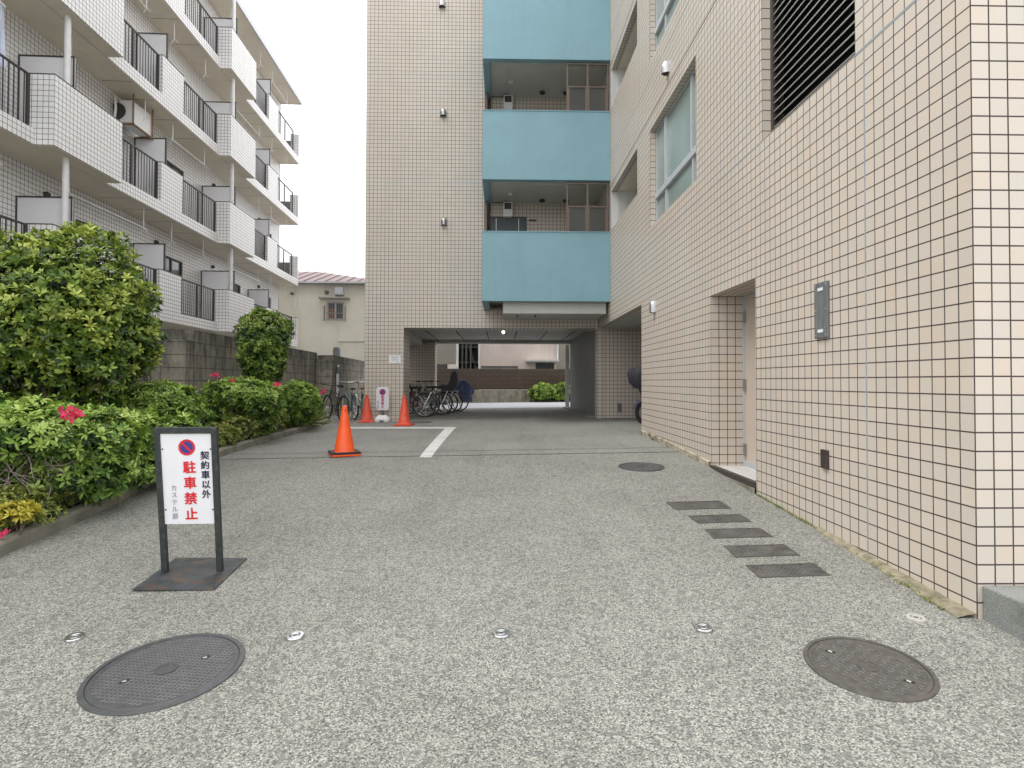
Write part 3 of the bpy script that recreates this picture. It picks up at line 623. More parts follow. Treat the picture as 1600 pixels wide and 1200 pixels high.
# wall fittings on the side wall
p0 = PXp(1276, 440, XR); p1 = PXp(1297, 528, XR)
zt, zb = PXp(1287, 441, XR).z, PXp(1287, 528, XR).z
y0, y1 = p1.y, p0.y
bx = MB().box(XR - .022, XR, y0, y1, zb, zt).build('wall_panel', 'grey_box', B, bevel=.003)
for z in (zt - .055, zb + .055): MB().box(XR - .026, XR - .0225, (y0 + y1) / 2 - .035, (y0 + y1) / 2 + .035, z - .012, z + .012).build('panel_label', 'label_white', bx)
m = MB()
for z in (zt - .02, zb + .02, (zt + zb) / 2):
    for y in (y0 + .02, y1 - .02): m.lathe([(.007, 0), (.005, .004)], 8, (XR - .022, y, z), Matrix.Rotation(R(-90), 3, 'Y'))
m.build('screws', 'steel', bx)
p0 = PXp(1285.5, 703, XR); p1 = PXp(1296, 732, XR)
MB().box(XR - .02, XR, p1.y, p0.y, PXp(1291, 732, XR).z, PXp(1291, 703, XR).z).build('outlet_cover', 'brown_box', B, bevel=.002)
# small grey box low on the undercroft back wall
p = PY(967, 636, YF); MB().box(p.x - .045, p.x + .045, YF - .06, YF, p.z - .12, p.z + .10).build('outlet_box', 'grey_box', B, bevel=.01)
MB().box(p.x + .03, p.x + .05, YF - .03, YF, p.z - .12, p.z + .10).build('outlet_box_cable', 'thin_joint', B)
MB().tube([(XR - .03, YF - .03, E(1.62)), (XR - .03, YF - .03, E(1.38))], .02).build('drain_stub', 'pipe_white', B)

# ------------------------------------------------ cyan balconies and the open corridors behind them
XL = -.417
for k in range(3):
    z = 2.8 * k
    zb, zt = E(1.85 + z), E(3.44 + z)
    bal = MB().box(XL, XR - .002, YB, YB + .16, zb, zt).box(XL, XL + .16, YB + .16, YF + .25 - .001, zb - .01, zt - .0).build('balcony_parapet', 'cyan', B, bevel=.006)
    MB().box(XL - .004, XR - .003, YB - .012, YB + .17, zt, zt + .02).build('parapet_coping', 'cyan', bal)
    MB().box(XL + .16, XR - .003, YB + .16, 15.0, E(2.02 + z), E(2.33 + z)).build('corridor_floor', 'white_paint', B)
    MB().box(XL + .16, XR + .5, 15.0, 15.12, E(2.33 + z), E(4.69 + z)).build('corridor_back_wall', 'tile', B, uvo=(XL, 0, E(.036)))
    MB().box(XL + .16, XR + .5, YB + .165, 15.0, E(4.72 + z), E(4.815 + z)).box(XL + .6, XR - .003, YB + .45, 14.999, E(4.69 + z), E(4.7199 + z)).build('dropped_ceiling', 'white_paint', B)
    # brown post at the open left side
    MB().box(XL + .01, XL + .07, YF - .10, YF - .04, zt + .02, E(4.64 + z)).build('corner_post', 'bronze_alu', B)
    # meter / water heater box high on the back wall
    hx = PY(793.5, 324, 14.85)
    ht = MB().box(hx.x - .12, hx.x + .12, 14.8, 14.999, E(4.29 + z), E(4.67 + z)).build('water_heater', 'white_plastic', B, bevel=.01)
    MB().box(hx.x - .09, hx.x + .09, 14.79, 14.80, E(4.48 + z), E(4.64 + z)).build('exhaust_grille', 'dark_metal', ht)
    # door with vertical strips
    a, b_ = PY(767, 340, 15.0).x, PY(821, 340, 15.0).x
    dd = MB().box(a, b_, 14.96, 14.999, E(2.33 + z), E(4.30 + z)).build('corridor_door', 'dark_door', B)
    MB().box(a - .03, a, 14.95, 14.998, E(2.33 + z), E(4.33 + z)).box(b_, b_ + .03, 14.95, 14.998, E(2.33 + z), E(4.33 + z)).box(a, b_, 14.95, 14.998, E(4.30 + z), E(4.33 + z)).build('frame', 'dark_metal', dd)
    MB().box(a + .13, a + .15, 14.952, 14.96, E(2.4 + z), E(4.28 + z)).box(b_ - .19, b_ - .17, 14.952, 14.96, E(2.4 + z), E(4.28 + z)).build('strip', 'alu', dd)
    MB().box(b_ + .09, b_ + .29, 14.99, 14.9995, E(4.22 + z), E(4.27 + z)).build('name_plate', 'brown_box', B)
    # ceiling lights
    for (px, py, yy) in ((798, 300, 14.15), (847, 310, 14.65), (884, 310, 14.65)):
        q = PY(px, py, yy)
        o = MB().lathe([(.07, -.05), (.075, -.02), (.06, 0)], 16, (q.x, yy, E(4.69 + z))).build('ceiling_light', 'white_paint' if px == 798 else 'dark_metal', B, smooth=True)
        MB().lathe([(.04, -.058), (.045, -.05)], 12, (q.x, yy, E(4.69 + z))).build('lens', 'white_plastic' if px == 798 else 'black_void', o)
    # aluminium screen above the parapet at the right end
    x0, x1 = PY(885, 330, YB + .08).x, PY(950.5, 330, YB + .08).x; s0, s1 = zt + .02, E(4.61 + z); t = .028; y = YB + .07; xm = (x0 + x1) / 2; zm = s0 + (s1 - s0) * .52
    m = MB().box(x0, x1, y, y + .04, s0, s0 + t).box(x0, x1, y, y + .04, s1 - t, s1).box(x0, x0 + t * 1.1, y - .001, y + .041, s0, s1).box(x1 - t * 1.1, x1, y - .001, y + .041, s0, s1).box(xm - .022, xm + .022, y - .002, y + .042, s0, s1).box(x0, x1, y - .003, y + .043, zm - .015, zm + .015)
    m.box(x0 + t, x0 + .07, y + .005, y + .03, s0 + t, zm - .015).box(xm - .05, xm - .022, y + .005, y + .03, s0 + t, zm - .015).box(xm + .022, xm + .05, y + .005, y + .03, s0 + t, zm - .015).box(x1 - .07, x1 - t, y + .005, y + .03, s0 + t, zm - .015)
    sc = m.build('corridor_screen', 'bronze_alu', B)
    MB().box(x0 + .07, x1 - .07, y + .014, y + .022, s0 + t, zm - .015).build('frosted_pane', 'glass_grey', sc)
# box soffit hung below the lowest balcony
x0 = PY(786, 480, 13.35).x
bx = MB().box(x0, XR - .05, 13.35, 14.72, E(1.60), E(1.85)).box(x0, XR - .05, 13.35, 14.72, E(1.851), E(2.015)).build('service_box', 'white_paint', B)
q0, q1 = PY(808, 494, 13.9), PY(836, 494, 13.9)
m = MB()
for q in (q0, q1): m.box(q.x - .015, q.x + .015, 13.62, 14.1, E(1.594), E(1.5995))
m.build('hatch_slot', 'black_void', bx)
# ------------------------------------------------ things around the building
# white notice on the pillar
p0 = PY(607.8, 555, YF); p1 = PY(626, 567.5, YF)
S = thing('notice_sign', 'small white rectangular notice screwed to the tiled pillar above the white sign stand', 'sign', ((p0.x + p1.x) / 2, YF - .004, (p0.z + p1.z) / 2))
w_, h_ = p1.x - p0.x, p0.z - p1.z; c = Vector(((p0.x + p1.x) / 2, YF - .006, (p0.z + p1.z) / 2))
MB().box(c.x - w_ / 2, c.x + w_ / 2, YF - .008, YF - .001, c.z - h_ / 2, c.z + h_ / 2).build('sign_board', 'label_white', S)
text('lettering', '契約車以外', .036, 'black_print', S, (0, -.006, h_ * .34), space=1); text('lettering', '駐車禁止', .026, 'pink_print', S, (0, -.006, h_ * .12))
m = MB()
xx = -.083
for wd in (.02, .026, .018, .024, .02, .03, .022):
    m.box(c.x + xx, c.x + xx + wd, YF - .0095, YF - .008, c.z - .028, c.z - .016); xx += wd + .004
m.build('fine_print', 'grey_print', S)
MB().box(c.x + .035, c.x + .10, YF - .0095, YF - .008, c.z - .078, c.z - .068).build('fine_print', 'grey_print', S)
# granite step at the right corner
S = thing('granite_step', 'speckled grey granite step block at the foot of the near tiled corner', 'step', (XR + .02, 2.2, E(-1.3)))
MB().box(XR + .025, 7, -1.5, YC - .003, E(-1.75), E(-1.07)).build('step_block', 'granite', S, bevel=.01)
# cracked strip of mortar at the foot of the wall
m = MB(); n = 40; vs = []
for i in range(n + 1):
    y = 3.01 + (4.5 - 3.01) * i / n; w = (.095 - .07 * (i / n)) * (1 + .35 * noise.noise((y * 9, 0, 0))) + .01
    for t in (0, .5, 1): vs.append((XR - w * t - .001, y, G(XR, y) + .02 * (1 - t * t) + .004 + .008 * noise.noise((y * 20, t * 3, 1))))
    vs.append((XR - w * 1.0 - .002, y, G(XR, y) - .02))
m.add(vs, [(4 * i + a, 4 * i + a + 1, 4 * i + 5 + a, 4 * i + 4 + a) for i in range(n) for a in range(3)])
tag(m.build('mortar_strip', 'mortar'), kind='structure')
# moss tufts along the wall foot
C = []; D = []
for i in range(420):
    y = random.uniform(3.1, 5.6); x = XR - .004 - abs(random.gauss(0, .012)) - (.10 * max(0, (4.4 - y) / 1.4) if random.random() < .5 else 0); C.append((x, y, G(x, y) + .006)); D.append((random.gauss(-.4, .4), random.gauss(0, .4), 1))
tag(leaves('moss', C, D, .012, 4, 'leaf_low', None), kind='stuff')

# ================================================================== LEFT APARTMENT BUILDING (frame turned by TH)
UL = (0, 0, 0)
A = thing('white_apartment_building', 'white tiled apartment block on the left with stacked stepped balconies and dark railings', 'apartment building', (-8.9, 17.85, E(-1.0)), THB)
XW, XRc, XO, YE, Y0 = -8.9, -8.06, -7.72, 25.85, 1.5
S0 = 1.54; PZ = 2.755
hl = []; wins = []
for k in range(4):
    Sx = S0 + PZ * k
    for s in (-4.5, 2.95, 10.4, 17.85):
        for (a, b_) in ((s + 2.35, s + 3.8), (s + 5.85, s + 7.0)):
            if a > Y0 + .2: wins.append((a, b_, E(Sx + .30), E(Sx + 2.06)))
wall('x', XW, Y0, YE, E(-1.4), E(12.56), wins, .12, -1).build('balcony_wall', 'tile_white', A)
m = MB(); wall('y', YE, -18, XW, E(-1.4), E(12.56), [], .12, -1, m); wall('y', Y0, -18, XW, E(-1.4), E(12.56), [], .12, 1, m); wall('x', -18, Y0, YE, E(-1.4), E(12.56), [], .12, 1, m)
m.build('end_wall', 'tile_white', A)
for (a, b_, z0, z1) in wins:
    t = .045
    w_ = MB().box(XW - .1, XW - .02, a, b_, z0, z0 + t).box(XW - .1, XW - .02, a, b_, z1 - t, z1).box(XW - .1, XW - .02, a, a + t, z0 + t, z1 - t).box(XW - .1, XW - .02, b_ - t, b_, z0 + t, z1 - t).box(XW - .09, XW - .03, (a + b_) / 2 - .03, (a + b_) / 2 + .03, z0 + t, z1 - t).build('window', 'dark_metal', A)
    MB().box(XW - .07, XW - .06, a + t, b_ - t, z0 + t, z1 - t).build('pane', 'glass_dark', w_)
MB().box(-18, -8.0, Y0 - .3, YE + .02, E(12.57), E(12.72)).build('roof_slab', 'soffit', A)
MB().box(-8.0, -7.97, Y0 - .3, YE + .04, E(12.55), E(12.75)).box(-18, -8.0, YE + .02, YE + .04, E(12.55), E(12.75)).build('roof_fascia', 'alu', A)
STARTS = (-4.5, 2.95, 10.4, 17.85)
def railing(y0, y1, x, z0, z1, mid):
    m = MB(); m.box(x - .045, x - .005, y0, y1, z1 - .03, z1).box(x - .04, x - .01, y0, y1, z0 + .03, z0 + .055)
    for y in (y0 + .03, (y0 + y1) / 2, y1 - .03): m.box(x - .045, x - .005, y - .028, y + .028, z0, z1 - .03)
    n = max(2, int((y1 - y0) / .115))
    for i in range(1, n):
        y = y0 + (y1 - y0) * i / n; m.box(x - .032, x - .018, y - .008, y + .008, z0 + .055, z1 - .03)
    return m.build('railing', 'dark_metal', A)
for k in range(4):
    Sx = S0 + PZ * k; z0 = E(Sx); zf = E(Sx + .285); zr = E(Sx + 1.30)
    sl = MB().box(XW, XRc, Y0, YE, z0, zf).build('balcony_slab', 'tile_white', A, uvo=(0, 0, z0 - .0))
    MB().box(XW, XRc - .02, Y0, YE - .02, z0 - .012, z0 - .001).build('soffit', 'soffit', sl)
    for s in STARTS:
        if s + 2.0 > Y0 + .5:
            a = max(s, Y0)
            b = MB().box(XRc + .001, XO, a, s + 2.0, z0 - .002, zf).box(XO - .12, XO, a, s + 2.0, zf, zr).box(XRc - .12, XO - .12, a, a + .12, zf, zr).box(XRc - .12, XO - .12, s + 1.88, s + 2.0, zf, zr).build('bay_parapet', 'tile_white', A, uvo=(XO, s, z0 + .002))
            MB().box(XRc + .002, XO - .02, a + .02, s + 1.98, z0 - .014, z0 - .003).build('soffit', 'soffit', b)
            MB().box(XO - .125, XO + .005, a - .005, s + 2.005, zr, zr + .018).box(XRc - .12, XO - .125, a - .005, a + .125, zr, zr + .018).build('coping', 'dark_metal', b)
            MB().tube([(XO - .19, s + .58, zf), (XO - .19, s + .58, E(Sx + PZ) - .014)], .055, 14).build('downpipe', 'pipe_white', A, smooth=True)
            # full-width partition inside the bay
            q = MB().box(XW, XO - .13, s + .70, s + .73, zf + .06, E(Sx + 2.0)).build('partition_panel', 'sign_white', A)
            MB().box(XW, XO - .13, s + .69, s + .74, E(Sx + 2.0), E(Sx + 2.03)).box(XO - .16, XO - .13, s + .69, s + .74, zf, E(Sx + 2.0)).box(XW, XW + .03, s + .69, s + .74, zf, E(Sx + 2.0)).build('frame', 'dark_metal', q)
        for (c0, c1) in ((s + 4.2, s + 5.25),):
            if c0 > Y0 + .3:
                b = MB().box(XRc - .12, XRc - .001, c0, c1, zf, zr).build('parapet_panel', 'tile_white', A, uvo=(0, c0, z0)); MB().box(XRc - .125, XRc + .005, c0, c1, zr, zr + .018).build('coping', 'dark_metal', b)
        if s + 4.5 > Y0 + .3:
            q = MB().box(XW, XRc - .04, s + 4.48, s + 4.51, zf + .06, E(Sx + 2.0)).build('partition_panel', 'sign_white', A)
            MB().box(XW, XRc - .04, s + 4.47, s + 4.52, E(Sx + 2.0), E(Sx + 2.03)).box(XRc - .07, XRc - .04, s + 4.47, s + 4.52, zf, E(Sx + 2.0)).box(XW, XW + .03, s + 4.47, s + 4.52, zf, E(Sx + 2.0)).box(XRc - .3, XRc - .08, s + 4.46, s + 4.48, zf + .38, zf + .41).build('frame', 'dark_metal', q)
        if s + 2.0 > Y0: railing(s + 2.0, s + 4.2, XRc - .08, zf, zr, 1)
        e1 = min(s + 7.45, YE - .13)
        if s + 5.25 > Y0: railing(s + 5.25, e1, XRc - .08, zf, zr, 1)
    b = MB().box(XRc - .34, XRc - .0005, YE - .13, YE + .002, zf, zr).build('bay_parapet', 'tile_white', A, uvo=(XO, YE, z0)); MB().box(XRc - .345, XRc + .005, YE - .135, YE + .004, zr, zr + .018).build('coping', 'dark_metal', b)
    MB().box(XW, XRc - .35, YE - .05, YE - .02, zf, zr - .25).build('end_panel', 'grey_wall', A)
    # laundry pole under the ceiling, and its hangers
    for s in (2.95, 10.4, 17.85):
        for (a, b_) in ((s + 1.1, s + 3.9), (s + 5.0, s + 7.0)):
            if k % 2 == (0 if a < s + 3 else 1):
                MB().tube([(XRc - .2, a, E(Sx + 2.25)), (XRc - .2, b_, E(Sx + 2.25))], .014, 8).build('laundry_pole', 'pipe_white', A)
            for y in (a + .1, b_ - .1): MB().tube([(XRc - .2, y, E(Sx + PZ) - .02), (XRc - .2, y, E(Sx + 2.25))], .010, 6).tube([(XRc - .28, y, E(Sx + 2.12)), (XRc - .2, y, E(Sx + 2.25)), (XRc - .1, y, E(Sx + 2.16))], .009, 6).build('pole_bracket', 'pipe_white', A)
    for s in (10.4, 17.85):
        for y in (s + 5.5, s + 1.45):
            o = MB().lathe([(.06, 0), (.06, .05), (.03, .09)], 12, (XW, y, E(Sx + 2.3)), Matrix.Rotation(R(90), 3, 'Y')).build('wall_vent', 'dark_metal', A, smooth=True)
    # seams in the soffits
    m = MB()
    for s in (2.95, 10.4, 17.85):
        for y in (s + 3.0, s + 3.9, s + 5.0, s + 6.2): m.box(XW + .1, XRc - .05, y - .006, y + .006, z0 - .0145, z0 - .012)
    m.build('soffit_seam', 'thin_joint', A)
# hung air-conditioner unit
AC = thing('air_conditioner', 'beige air-conditioner unit hanging under the second-highest visible slab by rusty brackets', 'air conditioner', (-8.3, 14.500, E(6.1)), THB)
o = MB().box(-8.75, -8.45, 14.000, 14.850, E(6.32), E(6.88)).build('casing', 'white_plastic', AC, bevel=.015)
m = MB().lathe([(.20, 0), (.20, .012)], 24, (-8.8, 13.995, E(6.6)), Matrix.Rotation(R(90), 3, 'X'))
m.build('fan_grille', 'dark_metal', o)
MB().box(-8.82, -8.4, 13.980, 14.020, E(6.27), E(6.31)).box(-8.82, -8.4, 14.800, 14.840, E(6.27), E(6.31)).box(-8.44, -8.4, 13.980, 14.840, E(6.265), E(6.305)).box(-8.44, -8.41, 13.980, 14.010, E(6.3), E(7.03)).box(-8.44, -8.41, 14.810, 14.840, E(6.3), E(7.03)).build('bracket', basic('rusty_bracket', (.26, .16, .10), .8, .3, .3, 12), AC)
MB().tube([(-8.8, 13.900, E(6.9)), (-8.75, 13.850, E(6.6)), (-8.8, 13.850, E(6.2)), (-8.86, 13.900, E(5.9)), (-8.86, 13.950, E(5.0))], .03, 8).build('refrigerant_pipe', 'pipe_white', AC, smooth=True)
# laundry
LA = thing('laundry', 'pale blue and white laundry hanging behind the dark balcony railing at the left edge', 'laundry', (-8.12, 9.5, E(5.6)), THB)
m = MB(); n = 14; vs = []
for i in range(n + 1):
    for j in range(7):
        vs.append((-8.35 + .03 * math.sin(i * 1.7 + j * .4), 9.25 + i * .06, E(6.55 - j * .17 - .02 * math.sin(i * .9))))
m.add(vs, [(i * 7 + j, i * 7 + j + 1, (i + 1) * 7 + j + 1, (i + 1) * 7 + j) for i in range(n) for j in range(6)]); m.build('cloth', basic('pale_blue_cloth', (.55, .6, .72), .8), LA, smooth=True)
# drying bracket on end wall
m = MB()
for x in (-8.35, -8.1): m.tube([(x, 25.9, E(3.85)), (x, 26.3, E(3.85)), (x, 26.35, E(3.4))], .012, 6)
m.tube([(-8.35, 26.25, E(3.7)), (-8.1, 26.25, E(3.7))], .01, 6).build('drying_bracket', 'pipe_white', A)

for o_ in (A, AC, LA): o_.location += Matrix.Rotation(THB, 3, 'Z') @ Vector((0, .48, 0))

# ================================================================== BLOCK WALLS
def block_wall(name, label, x, y0, y1, zt, th=.15, xe=None, group='weathered concrete block walls along the neighbour'):
    T = thing(name, label, 'wall', (x, (y0 + y1) / 2, E(-1.2)), TH, group)
    MB().box(x - th, x, y0, y1, E(-1.5), E(zt)).build('block_courses', 'block', T, uvo=(x, y0, E(zt) - .22 * 20), bevel=.004)
    return T
zt1 = .885
T = block_wall('block_wall', 'stained grey concrete block wall behind the big round shrub, set furthest back', -5.5, .5, 9.87, zt1)
T = block_wall('block_wall', 'stained grey concrete block wall between the big round shrub and the bicycles', -4.75, 9.87, 17.8, zt1)
MB().box(-5.5, -4.902, 9.88, 10.03, E(-1.5), E(zt1) - .002).build('return_wall', 'block', T, uvo=(-4.75, 0, E(zt1) - .22 * 20))
MB().box(-5.35, -4.76, 9.66, 9.868, E(-1.5), E(zt1 - .19)).build('pilaster', 'block', T, uvo=(-4.78, 0, E(zt1) - .22 * 20), bevel=.006)
T = block_wall('block_wall', 'stained grey concrete block wall behind the parked bicycles, lowest and furthest', -4.25, 17.8, 26, .815)
MB().box(-4.75, -4.402, 17.81, 17.96, E(-1.5), E(.815) - .002).build('return_wall', 'block', T, uvo=(-4.25, 0, E(.815) - .22 * 20))
MB().box(-4.73, -4.26, 17.62, 17.798, E(-1.5), E(.815 - .14)).build('pilaster', 'block', T, uvo=(-4.25, 0, E(.815) - .22 * 20), bevel=.006)
for o_ in COL.objects:
    if o_.name.startswith('block_wall') and o_.parent is None: o_.location += RL @ Vector((0, .38, 0))
# small white plate and lamp on that wall
NP = thing('wall_plate', 'narrow white plate on the block wall behind the bicycles', 'plate', Lf(-4.24, 19.2, E(.1)), 0, loc=Lf(-4.22, 18.6, E(-.12)))
NP.rotation_euler[2] = TH
MB().box(0, .012, -.16, .16, -.36, .36).build('plate', 'label_white', NP)
WL = thing('wall_lamp', 'small pale wall fitting above the narrow white plate on the block wall', 'wall fitting', (0, 0, 0), 0, loc=Lf(-4.22, 18.6, E(.36)))
WL.rotation_euler[2] = TH
MB().box(0, .08, -.08, .08, -.06, .10).build('fitting_body', 'grey_box', WL, bevel=.01)
MB().box(.0, .05, -.05, .05, .10, .16).build('fitting_cap', 'white_plastic', WL)
PP = thing('conduit_post', 'short grey rounded pipe end standing behind the block wall top', 'pipe', (0, 0, 0), loc=(*PY(526, 562, 21.0).xy, E(.12)))
MB().tube([(0, 0, 0), (0, 0, 1.05), (0, 0, 1.12)], [.13, .13, .09], 14).build('pipe_body', 'grey_box', PP, smooth=True)

# ================================================================== CREAM HOUSE BEHIND
H = thing('cream_house', 'cream stucco house with a faded red metal roof behind the block wall', 'house', (-9, 27.5, E(-1)))
YH = 27.5; zc = E(4.72)
wl_ = [PY(511, 472, YH), PY(537, 499.5, YH)]
wh = (wl_[0].x, wl_[1].x, wl_[1].z, wl_[0].z)
wall('y', YH, -13, -5.6, E(-1.3), zc, [wh], .15, 1).build('wall', 'cream', H)
m = MB(); wall('x', -5.6, YH, 35, E(-1.3), zc, [], .15, -1, m); wall('x', -13, YH, 35, E(-1.3), zc, [], .15, 1, m); wall('y', 35, -13, -5.6, E(-1.3), zc, [], .15, -1, m); m.build('side_wall', 'cream', H)
ex0, ex1, ey0, ey1 = -13.4, -5.2, 27.15, 35.3; rz = E(5.9); rx = PY(500, 430, 31).x
m = MB().add([(ex0, ey0, zc), (ex1, ey0, zc - .02), (ex1, ey1, zc), (ex0, ey1, zc), (ex0, 31, rz), (rx, 31, rz), (ex0, ey0, zc - .06), (ex1, ey0, zc - .08), (ex1, ey1, zc - .06), (ex0, ey1, zc - .06)],
             [(0, 1, 5, 4), (1, 2, 5), (2, 3, 4, 5), (0, 6, 7, 1), (1, 7, 8, 2), (6, 7, 8, 9)])
rf = m.build('roof', 'roof_red', H)
m = MB()
for i in range(17):
    t = i / 16; x = ex0 + (ex1 - ex0) * t; xt = min(x, rx) if x < rx else rx + (x - rx) * .0
    f = 1.0 if x <= rx else (ex1 - x) / (ex1 - rx)
    m.tube([(x, ey0, zc + .015), (x, ey0 + (31 - ey0) * f, zc + (rz - zc) * f + .02)], .022, 4)
m.build('seams', 'roof_red', rf); MB().box(ex0, ex1, ey0 - .10, ey0 - .01, zc - .10, zc - .02).build('gutter', 'alu', rf)
x0, x1, z0, z1 = wh
w_ = MB().box(x0, x1, YH + .02, YH + .08, z0, z0 + .05).box(x0, x1, YH + .02, YH + .08, z1 - .05, z1).box(x0, x0 + .05, YH + .02, YH + .08, z0, z1).box(x1 - .05, x1, YH + .02, YH + .08, z0, z1).box((x0 + x1) / 2 - .03, (x0 + x1) / 2 + .03, YH + .02, YH + .08, z0, z1).build('window', 'alu', H)
MB().box(x0, x1, YH + .09, YH + .1, z0, z1).build('pane', 'glass_dark', w_); MB().box(x0 + .06, (x0 + x1) / 2 - .05, YH + .083, YH + .088, z0 + .05, z1 - .3).build('curtain', 'curtain', w_)
m = MB().box(x0 - .1, x1 + .1, YH - .16, YH - .14, z0 - .05, z0 - .01).box(x0 - .1, x1 + .1, YH - .16, YH - .14, z0 + .28, z0 + .31).box(x0 - .12, x0 - .09, YH - .16, YH, z0 - .06, z1 - .2).box(x1 + .09, x1 + .12, YH - .16, YH, z0 - .06, z1 - .2)
n = 11
for i in range(n): xx = x0 - .05 + (x1 - x0 + .1) * i / (n - 1); m.box(xx - .006, xx + .006, YH - .155, YH - .145, z0 - .01, z1 - .1)
m.build('window_grille', 'grey_stucco', H)
MB().box(x0 - .3, x1 + .3, YH - .4, YH - .0, z1 + .13, z1 + .19).build('canopy', 'grey_stucco', H)
p = PY(530, 457, YH - .2); MB().box(p.x - .2, p.x + .2, YH - .32, YH, p.z - .12, p.z + .25).build('vent_box', 'alu', H, bevel=.02)
for (px, py, r) in ((511, 457, .09), (457, 459, .07)):
    p = PY(px, py, YH); MB().lathe([(r, 0), (r, .14), (r * .6, .18)], 14, (p.x, YH, p.z), Matrix.Rotation(R(90), 3, 'X')).build('wall_vent', 'grey_box', H, smooth=True)
a = PY(530, 533, YH); b_ = PY(572, 533, YH); c = PY(533, 508, YH)
MB().tube([(a.x, YH - .03, c.z), (a.x, YH - .03, a.z), (b_.x, YH - .03, a.z)], .03, 8).tube([(a.x - .05, YH - .03, a.z), (a.x - .05, YH - .03, E(0))], .03, 8).build('wall_pipe', 'white_wall', H)

# ================================================================== ACROSS THE ROAD (seen through the passage)
YQ = 27.0
T = thing('slatted_fence', 'long brown horizontal slatted fence across the road', 'fence', (1, YQ, E(-.4)))
zt, zb = PY(760, 577.5, YQ).z, PY(760, 608.5, YQ).z
m = MB(); z = zb
while z < zt: m.box(-9, 9, YQ, YQ + .03, z, z + .042); z += .062
m.build('slats', 'slat', T)
m = MB()
for i in range(10): m.box(-8.9 + i * 1.96, -8.84 + i * 1.96, YQ + .03, YQ + .09, zb - .1, zt)
m.build('posts', 'dark_metal', T); MB().box(-9, 9, YQ + .1, YQ + .12, zb, zt).build('backing_board', 'black_rubber', T)
T = thing('planter_wall', 'low stained concrete wall under the slatted fence', 'wall', (0, YQ - .1, E(-1)))
xa, xb = PY(731, 620, YQ - .2).x, PY(829, 620, YQ - .2).x
MB().box(xa, xb, YQ - .22, YQ - .04, E(-1.3), zb - .02).build('wall_body', 'planter', T, bevel=.01)
MB().box(-9, xa, YQ - .12, YQ - .04, E(-1.3), zb - .03).box(xb, 9, YQ - .12, YQ - .04, E(-1.3), zb - .03).build('rear_wall_body', 'planter', T)
m = MB()
for x in (xa + .35, xb - .3): m.box(x - .02, x + .02, YQ - .235, YQ - .22, E(-1.2), zb - .04)
m.build('drain_groove', 'mortar', T)
YP = 29.0
T = thing('pinkish_house', 'pinkish plaster house above the slatted fence with a small canopy', 'house', (1, YP, E(-1)))
xa, xb = PY(747, 550, YP).x, PY(869, 550, YP).x
MB().box(xa, xb, YP, YP + 6, E(-1.2), E(4.2)).build('wall', 'pink_stucco', T)
MB().box(xa - .15, xb + .1, YP - .3, YP + 6.2, E(4.2), E(4.4)).build('roof', 'grey_stucco', T)
MB().box(xb, xb + 1.2, YP + .25, YP + 6, E(-1.2), E(4.0)).build('side_wing', 'grey_stucco', T)
x0, x1 = PY(822, 562, YP - .6).x, PY(874, 562, YP - .6).x; zc_ = PY(850, 563, YP - .6).z
MB().box(x0, x1, YP - .6, YP, zc_ - .06, zc_ + .04).build('canopy', 'white_wall', T)
x0, x1 = PY(837, 572, YP).x, PY(866, 572, YP).x; MB().box(x0, x1, YP - .02, YP - .001, E(-.5), zc_ - .12).build('door', 'dark_door', T)
x0, x1 = PY(752, 572, YP).x, PY(809, 572, YP).x; z1 = PY(780, 573, YP).z
w_ = MB().box(x0, x1, YP - .05, YP - .001, z1 - .03, z1 + .03).box((x0 + x1) / 2 - .03, (x0 + x1) / 2 + .03, YP - .05, YP - .001, z1 - .8, z1 - .03).build('window', 'dark_metal', T); MB().box(x0, x1, YP - .03, YP - .002, z1 - .8, z1 - .031).build('pane', 'glass_dark', w_)
MB().tube([(xa + .06, YP - .06, E(-1)), (xa + .06, YP - .06, E(4.1))], .05, 10).build('downpipe', 'pipe_white', T, smooth=True)
p = PY(871, 550, YP - .1); MB().tube([(p.x, YP - .1, zc_), (p.x, YP - .1, E(4.1))], .05, 10).build('downpipe', 'pipe_white', T, smooth=True)
T = thing('grey_house', 'grey plaster house beyond the fence seen at the left of the passage', 'house', (-4, YP, E(-1)))
xb = PY(713, 550, YP).x
MB().box(-5.2, xb, YP, YP + 6, E(-1.2), E(3.9)).build('wall', 'grey_stucco', T)
MB().box(-5.3, xb + .1, YP - .3, YP + 6.1, E(3.9), E(4.05)).build('roof', 'dark_metal', T)
x0, x1 = PY(684, 572, YP).x, PY(707, 572, YP).x; z1 = PY(690, 571, YP).z
w_ = MB().box(x0 - .6, x1, YP - .25, YP - .001, z1 - .02, z1 + .06).build('window', 'slat', T); MB().box(x0 - .5, x1 - .1, YP - .03, YP - .002, z1 - .8, z1 - .02).build('pane', 'glass_dark', w_)
p = PY(714.5, 550, YP - .2); MB().tube([(p.x, YP - .2, E(-1)), (p.x, YP - .2, E(3.9))], .065, 10).build('downpipe', 'pipe_white', T, smooth=True)
T = thing('dark_stair', 'dark steel stair structure in the gap between the grey and pinkish houses', 'stair', (-1.6, 30.5, E(-1)))
x0, x1 = PY(718, 550, 30).x, PY(746, 550, 30).x
MB().box(x0 - .6, x1 + .8, 31.4, 31.6, E(-1.2), E(5)).build('rear_panel', 'dark_door', T)
m = MB()
for x in (x0 + .15, x0 + .35, x1 - .35): m.box(x - .04, x + .04, 30, 30.08, E(-1.2), E(5))
for z in (.2, 1.0, 1.8, 2.6): m.box(x0, x1, 30.1, 31.2, E(z), E(z + .05))
m.prism([(x0 + .4, 30.3, E(1.9)), (x0 + .5, 30.3, E(1.9)), (x1, 30.3, E(.6)), (x1 - .1, 30.3, E(.6))], (0, .06, 0)); m.build('steel_frame', 'grey_wall', T)
